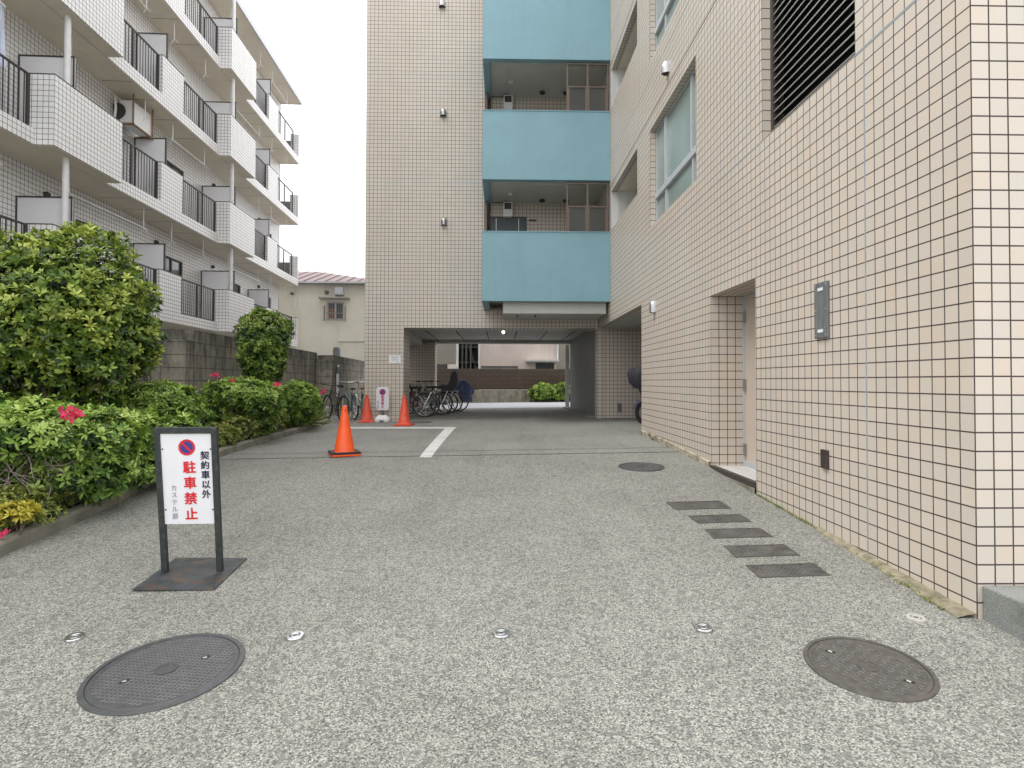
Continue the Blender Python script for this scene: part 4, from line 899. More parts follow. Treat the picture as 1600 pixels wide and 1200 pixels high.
T = thing('outdoor_unit', 'small beige outdoor unit above the fence at the left house', 'outdoor unit', (-3, YP - .4, E(.5)))
p = PY(709, 576, YP - .4); MB().box(p.x - .3, p.x + .2, YP - .55, YP - .26, E(.25), E(.85)).build('casing', 'soffit', T, bevel=.02)
MB().lathe([(.2, 0), (.2, .01)], 20, (p.x - .05, YP - .55, E(.58)), Matrix.Rotation(R(90), 3, 'X')).build('fan_grille', 'label_white', T)

# ================================================================== PLANTS
def lobes_sample(lobes, n, shell=(.9, 1.04), inner=.3, freq=2.2, amp=.13, zmin=None):
    C, D, T = [], [], []
    vol = [r[0] * r[1] + r[1] * r[2] + r[0] * r[2] for c, r in lobes]; tot = sum(vol)
    for (c, r), v in zip(lobes, vol):
        k = int(n * v / tot)
        for _ in range(k):
            d = Vector((random.gauss(0, 1), random.gauss(0, 1), random.gauss(0, 1))).normalized()
            if d.z < -.5 and random.random() < .6: continue
            nz = 1 + amp * noise.noise(d * freq + Vector(c) * 1.7) * 2 + .05 * noise.noise(d * freq * 3.3 + Vector(c))
            ins = random.random() < inner
            f = (random.uniform(.55, .9) if ins else random.uniform(*shell)) * nz
            p = Vector((c[0] + d.x * r[0] * f, c[1] + d.y * r[1] * f, c[2] + d.z * r[2] * f))
            if zmin is not None and p.z < zmin(p.x, p.y): continue
            nrm = Vector((d.x / r[0], d.y / r[1], d.z / r[2])).normalized()
            ax = (nrm + Vector((0, 0, .55)) + Vector((random.gauss(0, .3), random.gauss(0, .3), random.gauss(0, .3)))).normalized()
            C.append(p); D.append(ax)
            # young and old clumps vary at random; top light, inner shade painted into tone
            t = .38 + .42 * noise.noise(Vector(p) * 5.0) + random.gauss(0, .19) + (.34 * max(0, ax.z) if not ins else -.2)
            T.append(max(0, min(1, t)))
    return C, D, T
def shrub(name, label, cat, lobes, n, size, nper, mat, aspect=.4, group=None, trunk=None, tilt=(35, 80), amp=.13, inner=.3, flowers=(), stems=9, leafname='foliage', fold=.25, sr=.022):
    c0 = lobes[0][0]; gz = G(c0[0], c0[1])
    T = thing(name, label, cat, (c0[0], c0[1], gz), 0, group)
    C, D, Tn = lobes_sample(lobes, n, inner=inner, amp=amp, zmin=lambda x, y: G(x, y) + .12)
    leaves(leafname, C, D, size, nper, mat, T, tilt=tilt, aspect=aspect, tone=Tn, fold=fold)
    m = MB(); bz = gz + .05
    for i in range(stems):
        c, r = random.choice(lobes); d = Vector((random.gauss(0, 1), random.gauss(0, 1), abs(random.gauss(0, .7)) + .1)).normalized()
        e = Vector((c[0] + d.x * r[0] * .92, c[1] + d.y * r[1] * .92, c[2] + d.z * r[2] * .9)); b = Vector((c0[0] + random.gauss(0, .06), c0[1] + random.gauss(0, .06), bz))
        mid = b.lerp(e, .45) + Vector((random.gauss(0, .06), random.gauss(0, .06), .05)); R0 = sr if trunk is None else trunk * .35
        m.tube([b, mid, e], [R0, R0 * .6, R0 * .25], 5)
    if trunk: m.tube([(c0[0], c0[1], gz), (c0[0] + .02, c0[1], (gz + c0[2]) / 2), (c0[0], c0[1], c0[2])], [trunk, trunk * .8, trunk * .5], 10)
    m.build('trunk' if trunk else 'stems', 'bark', T, smooth=True)
    if flowers:
        FC, FD = [], []
        for (p, k) in flowers:
            for _ in range(k): FC.append(Vector(p) + Vector((random.gauss(0, .034), random.gauss(0, .03), random.gauss(0, .017)))); FD.append((random.gauss(0, .7), -.6 + random.gauss(0, .5), .7))
        leaves('blossoms', FC[::2] + FC[1::4], FD[::2] + FD[1::4], .034, 5, 'flower', T, tilt=(40, 75), aspect=.85)
    return T
def at(px, py, Y):
    p = PY(px, py, Y); return (p.x, p.y, p.z)
# big round shrub-tree
c = at(104, 496, 6.3)
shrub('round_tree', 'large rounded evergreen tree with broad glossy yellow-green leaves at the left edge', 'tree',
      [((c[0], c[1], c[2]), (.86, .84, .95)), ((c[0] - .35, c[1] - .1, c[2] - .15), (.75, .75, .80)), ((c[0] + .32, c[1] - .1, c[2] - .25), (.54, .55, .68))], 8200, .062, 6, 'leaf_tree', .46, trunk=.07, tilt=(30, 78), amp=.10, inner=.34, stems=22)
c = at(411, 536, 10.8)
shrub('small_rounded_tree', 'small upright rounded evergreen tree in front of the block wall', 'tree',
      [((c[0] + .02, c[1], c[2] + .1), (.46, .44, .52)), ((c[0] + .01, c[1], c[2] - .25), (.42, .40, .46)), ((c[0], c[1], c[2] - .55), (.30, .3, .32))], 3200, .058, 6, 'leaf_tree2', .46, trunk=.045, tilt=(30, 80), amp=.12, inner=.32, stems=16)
AG = 'azalea bushes in the planting bed'
def fl(*ps): return [(at(*p[:3]), p[3]) for p in ps]
c = at(58, 664, 5.05)
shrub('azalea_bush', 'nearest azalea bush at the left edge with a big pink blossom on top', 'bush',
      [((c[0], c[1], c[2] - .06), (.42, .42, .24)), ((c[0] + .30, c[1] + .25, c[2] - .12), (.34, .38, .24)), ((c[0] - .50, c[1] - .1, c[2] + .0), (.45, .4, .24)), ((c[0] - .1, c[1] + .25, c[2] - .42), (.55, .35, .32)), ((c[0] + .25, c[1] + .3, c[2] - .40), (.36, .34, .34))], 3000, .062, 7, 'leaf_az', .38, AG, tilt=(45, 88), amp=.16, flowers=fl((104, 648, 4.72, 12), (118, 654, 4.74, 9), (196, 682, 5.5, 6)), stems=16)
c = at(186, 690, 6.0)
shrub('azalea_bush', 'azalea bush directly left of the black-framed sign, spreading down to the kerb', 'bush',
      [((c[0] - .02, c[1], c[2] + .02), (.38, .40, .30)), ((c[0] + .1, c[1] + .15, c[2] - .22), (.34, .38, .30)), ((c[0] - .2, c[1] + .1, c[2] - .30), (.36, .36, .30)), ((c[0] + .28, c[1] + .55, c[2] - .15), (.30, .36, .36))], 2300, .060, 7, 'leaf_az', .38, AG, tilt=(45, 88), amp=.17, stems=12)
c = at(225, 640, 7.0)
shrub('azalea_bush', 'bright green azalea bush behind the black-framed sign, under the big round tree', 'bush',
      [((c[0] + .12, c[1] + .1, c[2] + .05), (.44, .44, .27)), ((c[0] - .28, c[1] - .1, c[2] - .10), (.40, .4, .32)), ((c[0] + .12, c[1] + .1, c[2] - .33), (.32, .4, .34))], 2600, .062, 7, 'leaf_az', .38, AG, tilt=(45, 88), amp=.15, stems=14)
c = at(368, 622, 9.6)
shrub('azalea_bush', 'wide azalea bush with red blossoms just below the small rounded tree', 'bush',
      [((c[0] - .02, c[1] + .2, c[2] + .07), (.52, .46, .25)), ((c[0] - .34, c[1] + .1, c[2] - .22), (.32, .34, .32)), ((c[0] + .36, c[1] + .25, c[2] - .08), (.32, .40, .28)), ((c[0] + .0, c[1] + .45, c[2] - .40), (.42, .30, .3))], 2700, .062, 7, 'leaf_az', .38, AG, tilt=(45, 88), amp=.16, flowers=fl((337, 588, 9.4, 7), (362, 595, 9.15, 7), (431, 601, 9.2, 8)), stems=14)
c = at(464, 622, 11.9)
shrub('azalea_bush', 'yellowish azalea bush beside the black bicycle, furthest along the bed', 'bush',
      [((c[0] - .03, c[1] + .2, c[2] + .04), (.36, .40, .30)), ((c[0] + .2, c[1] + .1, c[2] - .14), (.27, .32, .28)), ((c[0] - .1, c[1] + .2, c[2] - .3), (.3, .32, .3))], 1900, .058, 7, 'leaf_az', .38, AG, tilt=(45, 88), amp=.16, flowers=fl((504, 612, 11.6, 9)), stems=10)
LG = 'low small-leaved bushes along the kerb'
for (px, py, Y, rx, rz, n, lab) in ((150, 764, 5.35, .30, .20, 1000, 'low dull green bush spilling over the kerb left of the sign'),
                                 (60, 806, 4.66, .28, .17, 800, 'lowest green bush at the left edge behind the kerb'),
                                 (378, 686, 8.75, .26, .20, 900, 'low yellow-green bush right of the sign behind the kerb'),
                                 (415, 672, 9.5, .28, .26, 900, 'second low bush to the right of the sign, darker olive'),
                                 (458, 657, 10.8, .34, .26, 900, 'low yellow-green bush below the yellowish azalea')):
    c = at(px, py, Y); c = (min(c[0], kerb_x(Y) - .1 - rx * .55), c[1], c[2])
    shrub('low_bush', lab, 'bush', [(c, (rx, rx, rz)), ((c[0] - rx * .5, c[1] + .15, c[2] + .03), (rx * .8, rx * .9, rz))], n, .034, 7, 'leaf_low', .40, LG, tilt=(35, 80), amp=.22, stems=8)
c = at(25, 800, 4.45)
shrub('yellow_leaved_bush', 'small sprig with bright yellow leaves low at the left edge', 'bush', [((c[0], c[1], c[2]), (.13, .1, .07))], 90, .045, 6, 'leaf_yellow', .4, stems=3, sr=.006, flowers=fl((2, 832, 4.3, 3)))
# bare dead twigs hanging out of the nearest azalea
c = at(40, 715, 4.85)
T = thing('dead_branches', 'tangle of bare grey twigs below the nearest azalea at the left edge', 'branches', (c[0], c[1], G(c[0], c[1])))
m = MB()
for i in range(80):
    b = Vector((c[0] - .25 + random.uniform(-.3, .4), c[1] + random.uniform(0, .35), c[2] + random.uniform(-.22, .12))); d = Vector((random.uniform(-.1, 1), random.uniform(-1, .1), random.uniform(-.5, .35))).normalized(); pts_ = [b]; L_ = random.uniform(.15, .42)
    for j in range(4): d = (d + Vector((random.gauss(0, .22), random.gauss(0, .22), random.gauss(0, .22)))).normalized(); pts_.append(pts_[-1] + d * L_ / 4)
    m.tube(pts_, [.0055, .0045, .0035, .0028, .002], 4)
m.build('twigs', 'twig', T)
# dark understorey behind: darker-leaved azalea growth between bushes
c = at(120, 690, 6.9)
shrub('azalea_bush', 'dark green azalea growth right below the big round tree', 'bush', [((c[0], c[1], c[2] - .1), (.5, .45, .42)), ((c[0] + .45, c[1] + .5, c[2] - .05), (.45, .5, .4)), ((c[0] - .9, c[1], c[2] + .05), (.6, .5, .45))], 1900, .058, 7, 'leaf_tree2', .38, AG, tilt=(45, 88), amp=.16, stems=20)
# variegated grass tuft near the cone
c = at(492, 660, 12.6)
T = thing('variegated_grass', 'tuft of pale variegated grass at the kerb by the bicycles', 'plant', (kerb_x(12.4) - .35, 12.4, G(-4, 12.4)))
tx = kerb_x(12.7) - .20
C = [(tx + random.gauss(0, .11), 12.7 + random.gauss(0, .24), G(tx, 12.7) + .1 + abs(random.gauss(0, .03))) for _ in range(170)]
leaves('blades', C, [(random.gauss(0, .35), random.gauss(0, .35), 1) for _ in C], .32, 5, 'grass_var', T, tilt=(15, 65), aspect=.06, fold=.1)
# hedge across the road
for (px, lab, n) in ((848, 'left rounded hedge bush in front of the slatted fence across the road', 900), (878, 'right hedge bush in front of the slatted fence across the road', 900), (903, 'hedge bush furthest right across the road, mostly hidden by the grey wall', 500)):
    c = at(px, 614, 26.6); shrub('hedge_bush', lab, 'bush', [(c, (.58, .35, .40)), ((c[0] + .1, c[1], c[2] - .35), (.55, .35, .35))], n, .10, 6, 'leaf_az', .42, 'hedge bushes across the road', amp=.2, stems=4)
# fallen leaves on the soil
C = []; D = []
for i in range(900):
    y = random.uniform(2, 13); x = kerb_x(y) - .13 - random.random() ** 1.5 * 1.2; C.append((x, y, G(x, y) + .10 + .05 * min(1, (kerb_x(y) - x) / 2))); D.append((random.gauss(0, .2), random.gauss(0, .2), 1))
lm = leaf_mat('fallen_leaf', [(0., (.05, .03, .02)), (.6, (.12, .075, .04)), (1., (.25, .18, .10))], .8, .1); M['leaf_dead'] = lm
tag(leaves('leaf_litter', C, D, .035, 2, 'leaf_dead', None, tilt=(75, 95)), kind='stuff')
# a few bits of litter leaves along the kerb foot and on the paving
C = []; D = []
for i in range(110):
    y = random.uniform(2.2, 12); x = kerb_x(y) + abs(random.gauss(0, .05)) + (random.random() < .1) * random.random() * 1.5; C.append((x, y, G(x, y) + .006)); D.append((0, 0, 1))
tag(leaves('fallen_leaves', C, D, .022, 1, 'leaf_dead', None, tilt=(80, 88)), kind='stuff')

# ================================================================== SIGN STAND (black frame)
def frame_sign():
    bl = [PG(206.5, 925), PG(334.5, 923), PG(386.5, 873.5), PG(275, 874.8)]
    cx = sum((p.x for p in bl)) / 4; cy = sum((p.y for p in bl)) / 4; gz = G(cx, cy)
    T = thing('sign_stand', 'black-framed no-parking sign board standing on a flat rusty steel plate', 'sign', (0, 0, 0), loc=(cx, cy, gz))
    slope = math.atan2(G(cx, cy + .3) - G(cx, cy - .3), .6)
    T.rotation_euler = (slope, 0, 0)
    p0 = Vector((cx, cy, gz)); poly = [(Vector((p.x, p.y, 0)) - Vector((cx, cy, 0))) for p in bl]
    poly = [(p.x, p.y, .004) for p in poly]
    MB().prism(poly, (0, 0, .009)).build('base_plate', 'sign_base', T, bevel=.002)
    # posts
    a = PG(258.5, 897); b = PG(344, 894.5)
    a = Vector((a.x - cx, a.y - cy, .013)); b = Vector((b.x - cx, b.y - cy, .013))
    top = .955; lean = Vector((-.028, .0, 0)); fw = .036
    ux = (b - a); ux.z = 0; W0 = ux.length; ux.normalize(); uy = Vector((-ux.y, ux.x, 0))
    widen = .005
    def frm(s, z):       # s across 0..1, z height -> local point on the frame plane
        k = z / top; return a + ux * (W0 * s + (s - .5) * 2 * widen * k) + lean * k + Vector((0, 0, z))
    for s in (0, 1):
        m = MB(); q0 = frm(s, 0); q1 = frm(s, top)
        vs = [q + ux * x_ * fw / 2 + uy * y_ * .016 for q in (q0, q1) for x_, y_ in ((-1, -1), (1, -1), (1, 1), (-1, 1))]
        m.add(vs, [(0, 3, 2, 1), (4, 5, 6, 7), (0, 1, 5, 4), (1, 2, 6, 5), (2, 3, 7, 6), (3, 0, 4, 7)]).build('post', 'sign_frame', T, bevel=.002)
    q0 = frm(0, top) - ux * fw / 2; q1 = frm(1, top) + ux * fw / 2; m = MB()
    vs = [q + uy * y_ * .017 + Vector((0, 0, z_)) for q in (q0, q1) for y_, z_ in ((-1, -fw), (1, -fw), (1, .002), (-1, .002))]
    m.add(vs, [(0, 1, 2, 3), (4, 7, 6, 5), (0, 4, 5, 1), (1, 5, 6, 2), (2, 6, 7, 3), (3, 7, 4, 0)]).build('top_bar', 'sign_frame', T, bevel=.002)
    # board
    ws = fw / 2 / W0; zt_, zb_ = top - fw - .004, top - fw - .60
    y_ = -.006
    c4_ = [frm(ws, zb_), frm(1 - ws, zb_), frm(1 - ws, zt_), frm(ws, zt_)]
    m = MB().add([p + uy * y_ for p in c4_] + [p + uy * (y_ + .006) for p in c4_], [(0, 1, 2, 3), (7, 6, 5, 4), (0, 4, 5, 1), (1, 5, 6, 2), (2, 6, 7, 3), (3, 7, 4, 0)])
    bd = m.build('board', 'sign_white', T)
    Wb = (c4_[1] - c4_[0]).length; Hb = zt_ - zb_
    yaw = math.atan2(ux.y, ux.x); roll = math.atan2(lean.x, top)
    rot = (Matrix.Rotation(yaw, 3, 'Z') @ Matrix.Rotation(roll, 3, 'Y') @ Matrix.Rotation(R(90), 3, 'X')).to_euler()
    def bp(fx, fy, off=-.0085):
        z = zt_ - Hb * fy; l = frm(ws, z); r = frm(1 - ws, z); return l.lerp(r, fx) + uy * off
    def col(s, fx, fy0, fy1, size, mat, bold):
        n = len(s)
        for i, ch in enumerate(s):
            fy = fy0 + (fy1 - fy0) * i / (n - 1); p = bp(fx, fy) + Vector((0, 0, size * .47))
            t_ = text('lettering', ch, size, mat, T, p, rot, bold)
            if i == 0: pass
    col('駐車禁止', .54, .375, .893, .084, 'red_print', .0022)
    col('契約車以外', .855, .243, .672, .058, 'black_print', .0014)
    col('カステル昴', .215, .60, .915, .042, 'grey_print', 0)
    # no-parking disc: red ring, navy field, red bar from upper left to lower right
    cc = bp(.51, .15, -.0078); RX = Matrix.Rotation(yaw, 3, 'Z') @ Matrix.Rotation(R(90), 3, 'X')
    def disc(name, r, mat, off, ring=None):
        m = MB(); n = 40
        o_ = [cc + uy * off + RX @ Vector((r * math.cos(2 * math.pi * k / n), r * math.sin(2 * math.pi * k / n), 0)) for k in range(n)]
        if ring:
            i_ = [cc + uy * off + RX @ Vector((ring * math.cos(2 * math.pi * k / n), ring * math.sin(2 * math.pi * k / n), 0)) for k in range(n)]
            m.add(o_ + i_, [(k, (k + 1) % n, n + (k + 1) % n, n + k) for k in range(n)])
        else: m.add(o_, [tuple(range(n))])
        return m.build(name, mat, T)
    disc('symbol_field', .0500, 'blue_print', 0); disc('symbol_ring', .0535, 'red_print', -.0006, .040)
    m = MB(); an = R(-45); d1 = Vector((math.cos(an), math.sin(an), 0)); d2 = Vector((-d1.y, d1.x, 0))
    m.add([cc + uy * -.0008 + RX @ (d1 * a_ * .043 + d2 * b__ * .0065) for a_, b__ in ((-1, -1), (1, -1), (1, 1), (-1, 1))], [(0, 1, 2, 3)]); m.build('symbol_bar', 'red_print', T)
    m = MB()
    for fx in (.03, .97):
        for fy in (.17, .84): m.lathe([(.006, 0), (.004, .004)], 8, bp(fx, fy, -.006), Matrix.Rotation(R(90), 3, 'X'))
    m.build('screws', 'brown_box', T)
frame_sign()

# ================================================================== WHITE WATER-FILLED SIGN STAND
def small_sign():
    p = PG(597.5, 658.5); yb = YF - .26
    x = PY(597.8, 640, yb).x; g0 = G(x, yb)
    T = thing('small_sign_stand', 'white rounded no-parking sign on a white water-filled base against the pillar', 'sign', (0, 0, 0), loc=(x, yb, g0))
    m = MB(); hb = [(.18, .12, 0), (.19, .13, .02), (.19, .13, .075), (.175, .115, .10), (.11, .06, .165), (.10, .05, .175)]; vs = []
    for (a, b, z) in hb:
        for sx, sy in ((-1, -.7), (-.8, -1), (.8, -1), (1, -.7), (1, .7), (.8, 1), (-.8, 1), (-1, .7)): vs.append((a * sx, b * sy, z))
    m.add(vs, [(i * 8 + k, i * 8 + (k + 1) % 8, (i + 1) * 8 + (k + 1) % 8, (i + 1) * 8 + k) for i in range(len(hb) - 1) for k in range(8)] + [tuple(range(8))[::-1], tuple(40 + k for k in range(8))])
    b = m.build('water_base', 'white_plastic', T, bevel=.008)
    MB().box(-.05, .05, -.135, -.12, .0, .055).build('handle_recess', 'grey_box', b)
    MB().lathe([(.045, .17), (.045, .20), (.03, .21), (.03, .30)], 14, (0, 0, 0)).build('stem', 'grey_box', T, smooth=True)
    W2, H2, r = .165, .29, .07; cz = .585; pts_ = []
    for (cx_, cz_, a0) in ((W2 - r, H2 - r, 0), (-W2 + r, H2 - r, 90), (-W2 + r, -H2 + r, 180), (W2 - r, -H2 + r, 270)):
        for k in range(7): an = R(a0 + 15 * k); pts_.append((cx_ + r * math.cos(an), -.02, cz + cz_ + r * math.sin(an)))
    MB().prism(pts_, (0, .04, 0)).build('sign_board', 'sign_white', T, bevel=.008)
    n = 28
    def disc(name, r_, mat, off): MB().add([(r_ * math.cos(2 * math.pi * k / n), off, cz + .17 + r_ * math.sin(2 * math.pi * k / n)) for k in range(n)], [tuple(range(n))]).build(name, mat, T)
    disc('symbol_ring', .078, 'pink_print', -.024); disc('symbol_field', .055, 'blue_print', -.0248)
    MB().add([(-.042, -.0255, cz + .17 + .032), (-.03, -.0255, cz + .17 + .046), (.042, -.0255, cz + .17 - .032), (.03, -.0255, cz + .17 - .046)], [(0, 1, 2, 3)]).build('symbol_bar', 'pink_print', T)
    for i, ch in enumerate('駐車禁止'): text('lettering', ch, .082, 'pink_print', T, (.005, -.0235, cz + .085 - i * .083), (R(90), 0, 0), .002)
    for i, ch in enumerate('カステル昴'): text('lettering', ch, .036, 'blue_print', T, (-.11, -.0235, cz - .055 - i * .038), (R(90), 0, 0), .0006)
small_sign()

# ================================================================== CONES
CG = 'orange and red traffic cones by the passage'
def cone(label, pos, mat, rz, second):
    T = thing('traffic_cone', label, 'traffic cone', (0, 0, 0), loc=pos, group=CG); T.rotation_euler[2] = rz
    prof = [(.168, .03), (.168, .045), (.145, .058), (.140, .064), (.036, .672), (.030, .692), (.018, .70), (.012, .70)]
    MB().lathe(prof, 40).build('cone_body', mat, T, smooth=True)
    MB().lathe([(.0375, .60), (.0375, .63)], 16, (0, 0, 0)).build('hole_band', mat, T) if False else None
    a = .195; m = MB().box(-a, a, -a, a, .0, .030); m.build('base_skirt', mat, T, bevel=.008)
    if second:
        m = MB(); n = 4; q = .20
        for (sx, sy) in ((1, 1),):
            m.box(-q, q, -q, -.13, .031, .058).box(-q, q, .13, q, .031, .058).box(-q, -.13, -.13, .13, .031, .058).box(.13, q, -.13, .13, .031, .058)
        m.build('rubber_weight', 'black_rubber', T, bevel=.006)
    else:
        MB().box(-.17, .17, -.17, .17, .031, .040).build('flange', mat, T, bevel=.004)
    m = MB().box(-.006, .006, -.06, -.05, .628, .650); m.build('tip_slot', 'black_void', T)
    return T
p = PG(538, 711); cone('bright orange traffic cone with a black rubber weight, nearest the camera', (p.x, p.y, p.z), 'orange', R(24), True)
for (px, py, lab, rz) in ((573, 658, 'red traffic cone left of the small white sign stand', 5), (631.5, 666, 'red traffic cone at the right edge of the tiled pillar', -8)):
    p = PG(px, py - 1); p.y = min(p.y, YF - .23); p.x = PY(px, py, p.y).x; cone(lab, (p.x, p.y, G(p.x, p.y)), 'red', R(rz), False)

# ================================================================== METAL COVERS AND STUDS IN THE PAVING
def tilt_to_ground(o, x, y):
    sx = (G(x + .2, y) - G(x - .2, y)) / .4; sy = (G(x, y + .2) - G(x, y - .2)) / .4
    n = Vector((-sx, -sy, 1)).normalized(); rz = o.rotation_euler[2]
    o.rotation_euler = (Vector((0, 0, 1)).rotation_difference(n).to_matrix() @ Matrix.Rotation(rz, 3, 'Z')).to_euler()
def manhole(label, px, py, r, mat, rz, style, cat='manhole cover'):
    p = PG(px, py); T = thing('manhole_cover', label, cat, (0, 0, 0), loc=(p.x, p.y, p.z), group='round manhole covers in the driveway'); T.rotation_euler[2] = rz; tilt_to_ground(T, p.x, p.y)
    MB().lathe([(r, -.03), (r, .004), (r * .995, .007), (r * .93, .0075), (r * .925, .001)], 72).build('frame', mat, T)
    ri = r * .915
    cv = MB().lathe([(ri, -.02), (ri, .0042), (ri * .96, .0062), (ri * .93, .0062), (ri * .925, .0042), (.001, .0042)], 72).build('lid', mat, T)
    m = MB(); rp = ri * .90; st = .030 if style == 0 else .042; n = int(rp / st) + 1
    for i in range(-n, n + 1):
        for j in range(-n, n + 1):
            x, y = i * st, j * st * (.5 if style == 0 else .62) 
            if style == 0: x += (st / 2 if j % 2 else 0)
            if x * x + y * y > rp * rp: continue
            if x * x + y * y < (.052) ** 2: continue
            if min((x - .16) ** 2 + y ** 2, (x + .16) ** 2 + y ** 2) < .028 ** 2: continue
            if style == 0: m.box(x - .010, x + .010, y - .0032, y + .0032, .0042, .0072)
            else:
                a = R(25 if (i + j) % 2 else -35); mm = Matrix.Translation((x, y, .0055)) @ Matrix.Rotation(a, 4, 'Z'); m.obox(mm, .022, .0065, .0030)
    # rows further out for the fuller pattern
    if style == 0:
        for j in range(n + 1, 2 * n):
            for sgn in (-1, 1):
                for i in range(-n, n + 1):
                    x = i * st + (st / 2 if j % 2 else 0); y = sgn * j * st * .5
                    if x * x + y * y < rp * rp: m.box(x - .010, x + .010, y - .0032, y + .0032, .0042, .0072)
    m.build('raised_pattern', 'iron_top', cv)
    MB().lathe([(.046, .0042), (.046, .0075), (.040, .0075), (.039, .0045)], 28).build('centre_boss', mat, cv)
    for s in (-1, 1):
        x = s * .16; m = MB().box(x - .020, x + .004, -.012, .004, .0042, .0047).box(x - .006, x + .020, -.003, .013, .0042, .00465)
        m.build('lift_hole', 'black_void', cv)
    for s in (-1, 1): MB().box(s * .16 - .009, s * .16 + .007, -.004, .005, .0047, .007).build('lift_catch', 'threshold', cv)
    return T
manhole('large round iron manhole cover on the left of the foreground paving', 260, 1047, .330, 'iron_dark', R(35), 0)
manhole('round iron manhole cover on the right of the foreground paving', 1356, 1042, .262, 'iron', R(-52), 1)
manhole('small round manhole cover further back beside the tiled wall', 1002, 729.5, .275, 'iron_dark', R(-60), 0)
p = PG(655, 659)
manhole('rusty round cover at the passage entrance by the red cone', 656, 660, .30, 'iron_worn', R(10), 1)
# five rectangular covers
quads = [((1040, 785), (1125, 783), (1142, 794.5), (1056, 797)), ((1075, 806.5), (1157, 804), (1174, 815.5), (1090, 818)), ((1101, 827.5), (1187, 825.5), (1208, 839), (1116, 842)), ((1131, 854), (1225, 851), (1250, 868), (1150, 871.5)), ((1165, 884), (1272, 880.5), (1297, 899.5), (1187, 903.5))]
labs = ['rectangular iron cover furthest back in the row of five', 'second rectangular iron cover from the back of the row', 'middle rectangular iron cover of the row of five', 'second rectangular iron cover from the front of the row', 'nearest and largest-looking rectangular iron cover of the row, rusty']
for q, lab in zip(quads, labs):
    P4 = [PG(*a) for a in q]; cc = sum(P4, Vector()) / 4
    T = thing('rectangular_cover', lab, 'utility cover', (0, 0, 0), loc=cc, group='row of rectangular iron covers by the wall')
    L4 = [p - cc for p in P4]
    def lerp4(s, t, dz): return L4[0].lerp(L4[1], s).lerp(L4[3].lerp(L4[2], s), t) + Vector((0, 0, dz))
    fr = MB(); e = .035; ey = .075
    for (s0, s1, t0, t1) in ((0, 1, 0, ey), (0, 1, 1 - ey, 1), (0, e, ey, 1 - ey), (1 - e, 1, ey, 1 - ey)):
        a_ = [lerp4(s0, t0, -.01), lerp4(s1, t0, -.01), lerp4(s1, t1, -.01), lerp4(s0, t1, -.01)]; b_ = [v + Vector((0, 0, .016)) for v in a_]
        fr.add(a_ + b_, [(4, 5, 6, 7), (0, 1, 5, 4), (1, 2, 6, 5), (2, 3, 7, 6), (3, 0, 4, 7)])
    fr.build('frame', 'iron', T)
    pl = MB(); a_ = [lerp4(e, ey, .0035), lerp4(1 - e, ey, .0035), lerp4(1 - e, 1 - ey, .0035), lerp4(e, 1 - ey, .0035)]; pl.add(a_, [(0, 1, 2, 3)]); lid = pl.build('lid', 'iron_worn', T)
    m = MB()
    for i in range(26):
        for j in range(9):
            s_, t_ = .06 + i * .0352, .13 + j * .092
            p = lerp4(s_, t_, .0048); m.obox(Matrix.Translation(p) @ Matrix.Rotation(R(45 if (i + j) % 2 else -45), 4, 'Z'), .016, .0042, .0024)
    m.build('raised_pattern', 'iron_worn', lid)
    m = MB()
    for s_ in (.22, .78): p = lerp4(s_, ey + .05, .005); m.obox(Matrix.Translation(p), .022, .010, .002)
    m.build('lift_slots', 'black_void', lid)
# steel studs
sl = ['leftmost steel disc stud in the row across the foreground', 'bright steel disc stud between the left manhole cover and the middle', 'middle steel disc stud of the row across the foreground', 'steel disc stud left of the right manhole cover', 'dull worn disc stud nearest the tiled corner']
for i, ((px, py), lab) in enumerate(zip(((117, 998), (461, 996), (783, 992), (1099, 983), (1431, 968)), sl)):
    p = PG(px, py); T = thing('disc_stud', lab, 'stud', (0, 0, 0), loc=(p.x, p.y, p.z), group='row of disc studs across the driveway'); tilt_to_ground(T, p.x, p.y)
    mt = 'stud_steel' if i < 4 else 'worn_stud'; r = .046
    MB().lathe([(r, -.01), (r, .010), (r * .93, .014), (r * .60, .0150), (r * .56, .011), (r * .46, .011), (r * .42, .0145), (r * .30, .0145), (r * .27, .011), (.001, .011)], 36).build('disc_rim', mt, T, smooth=True)
    MB().lathe([(r * .555, .0111), (r * .47, .0112)], 24).build('dark_groove', 'brown_box', T)

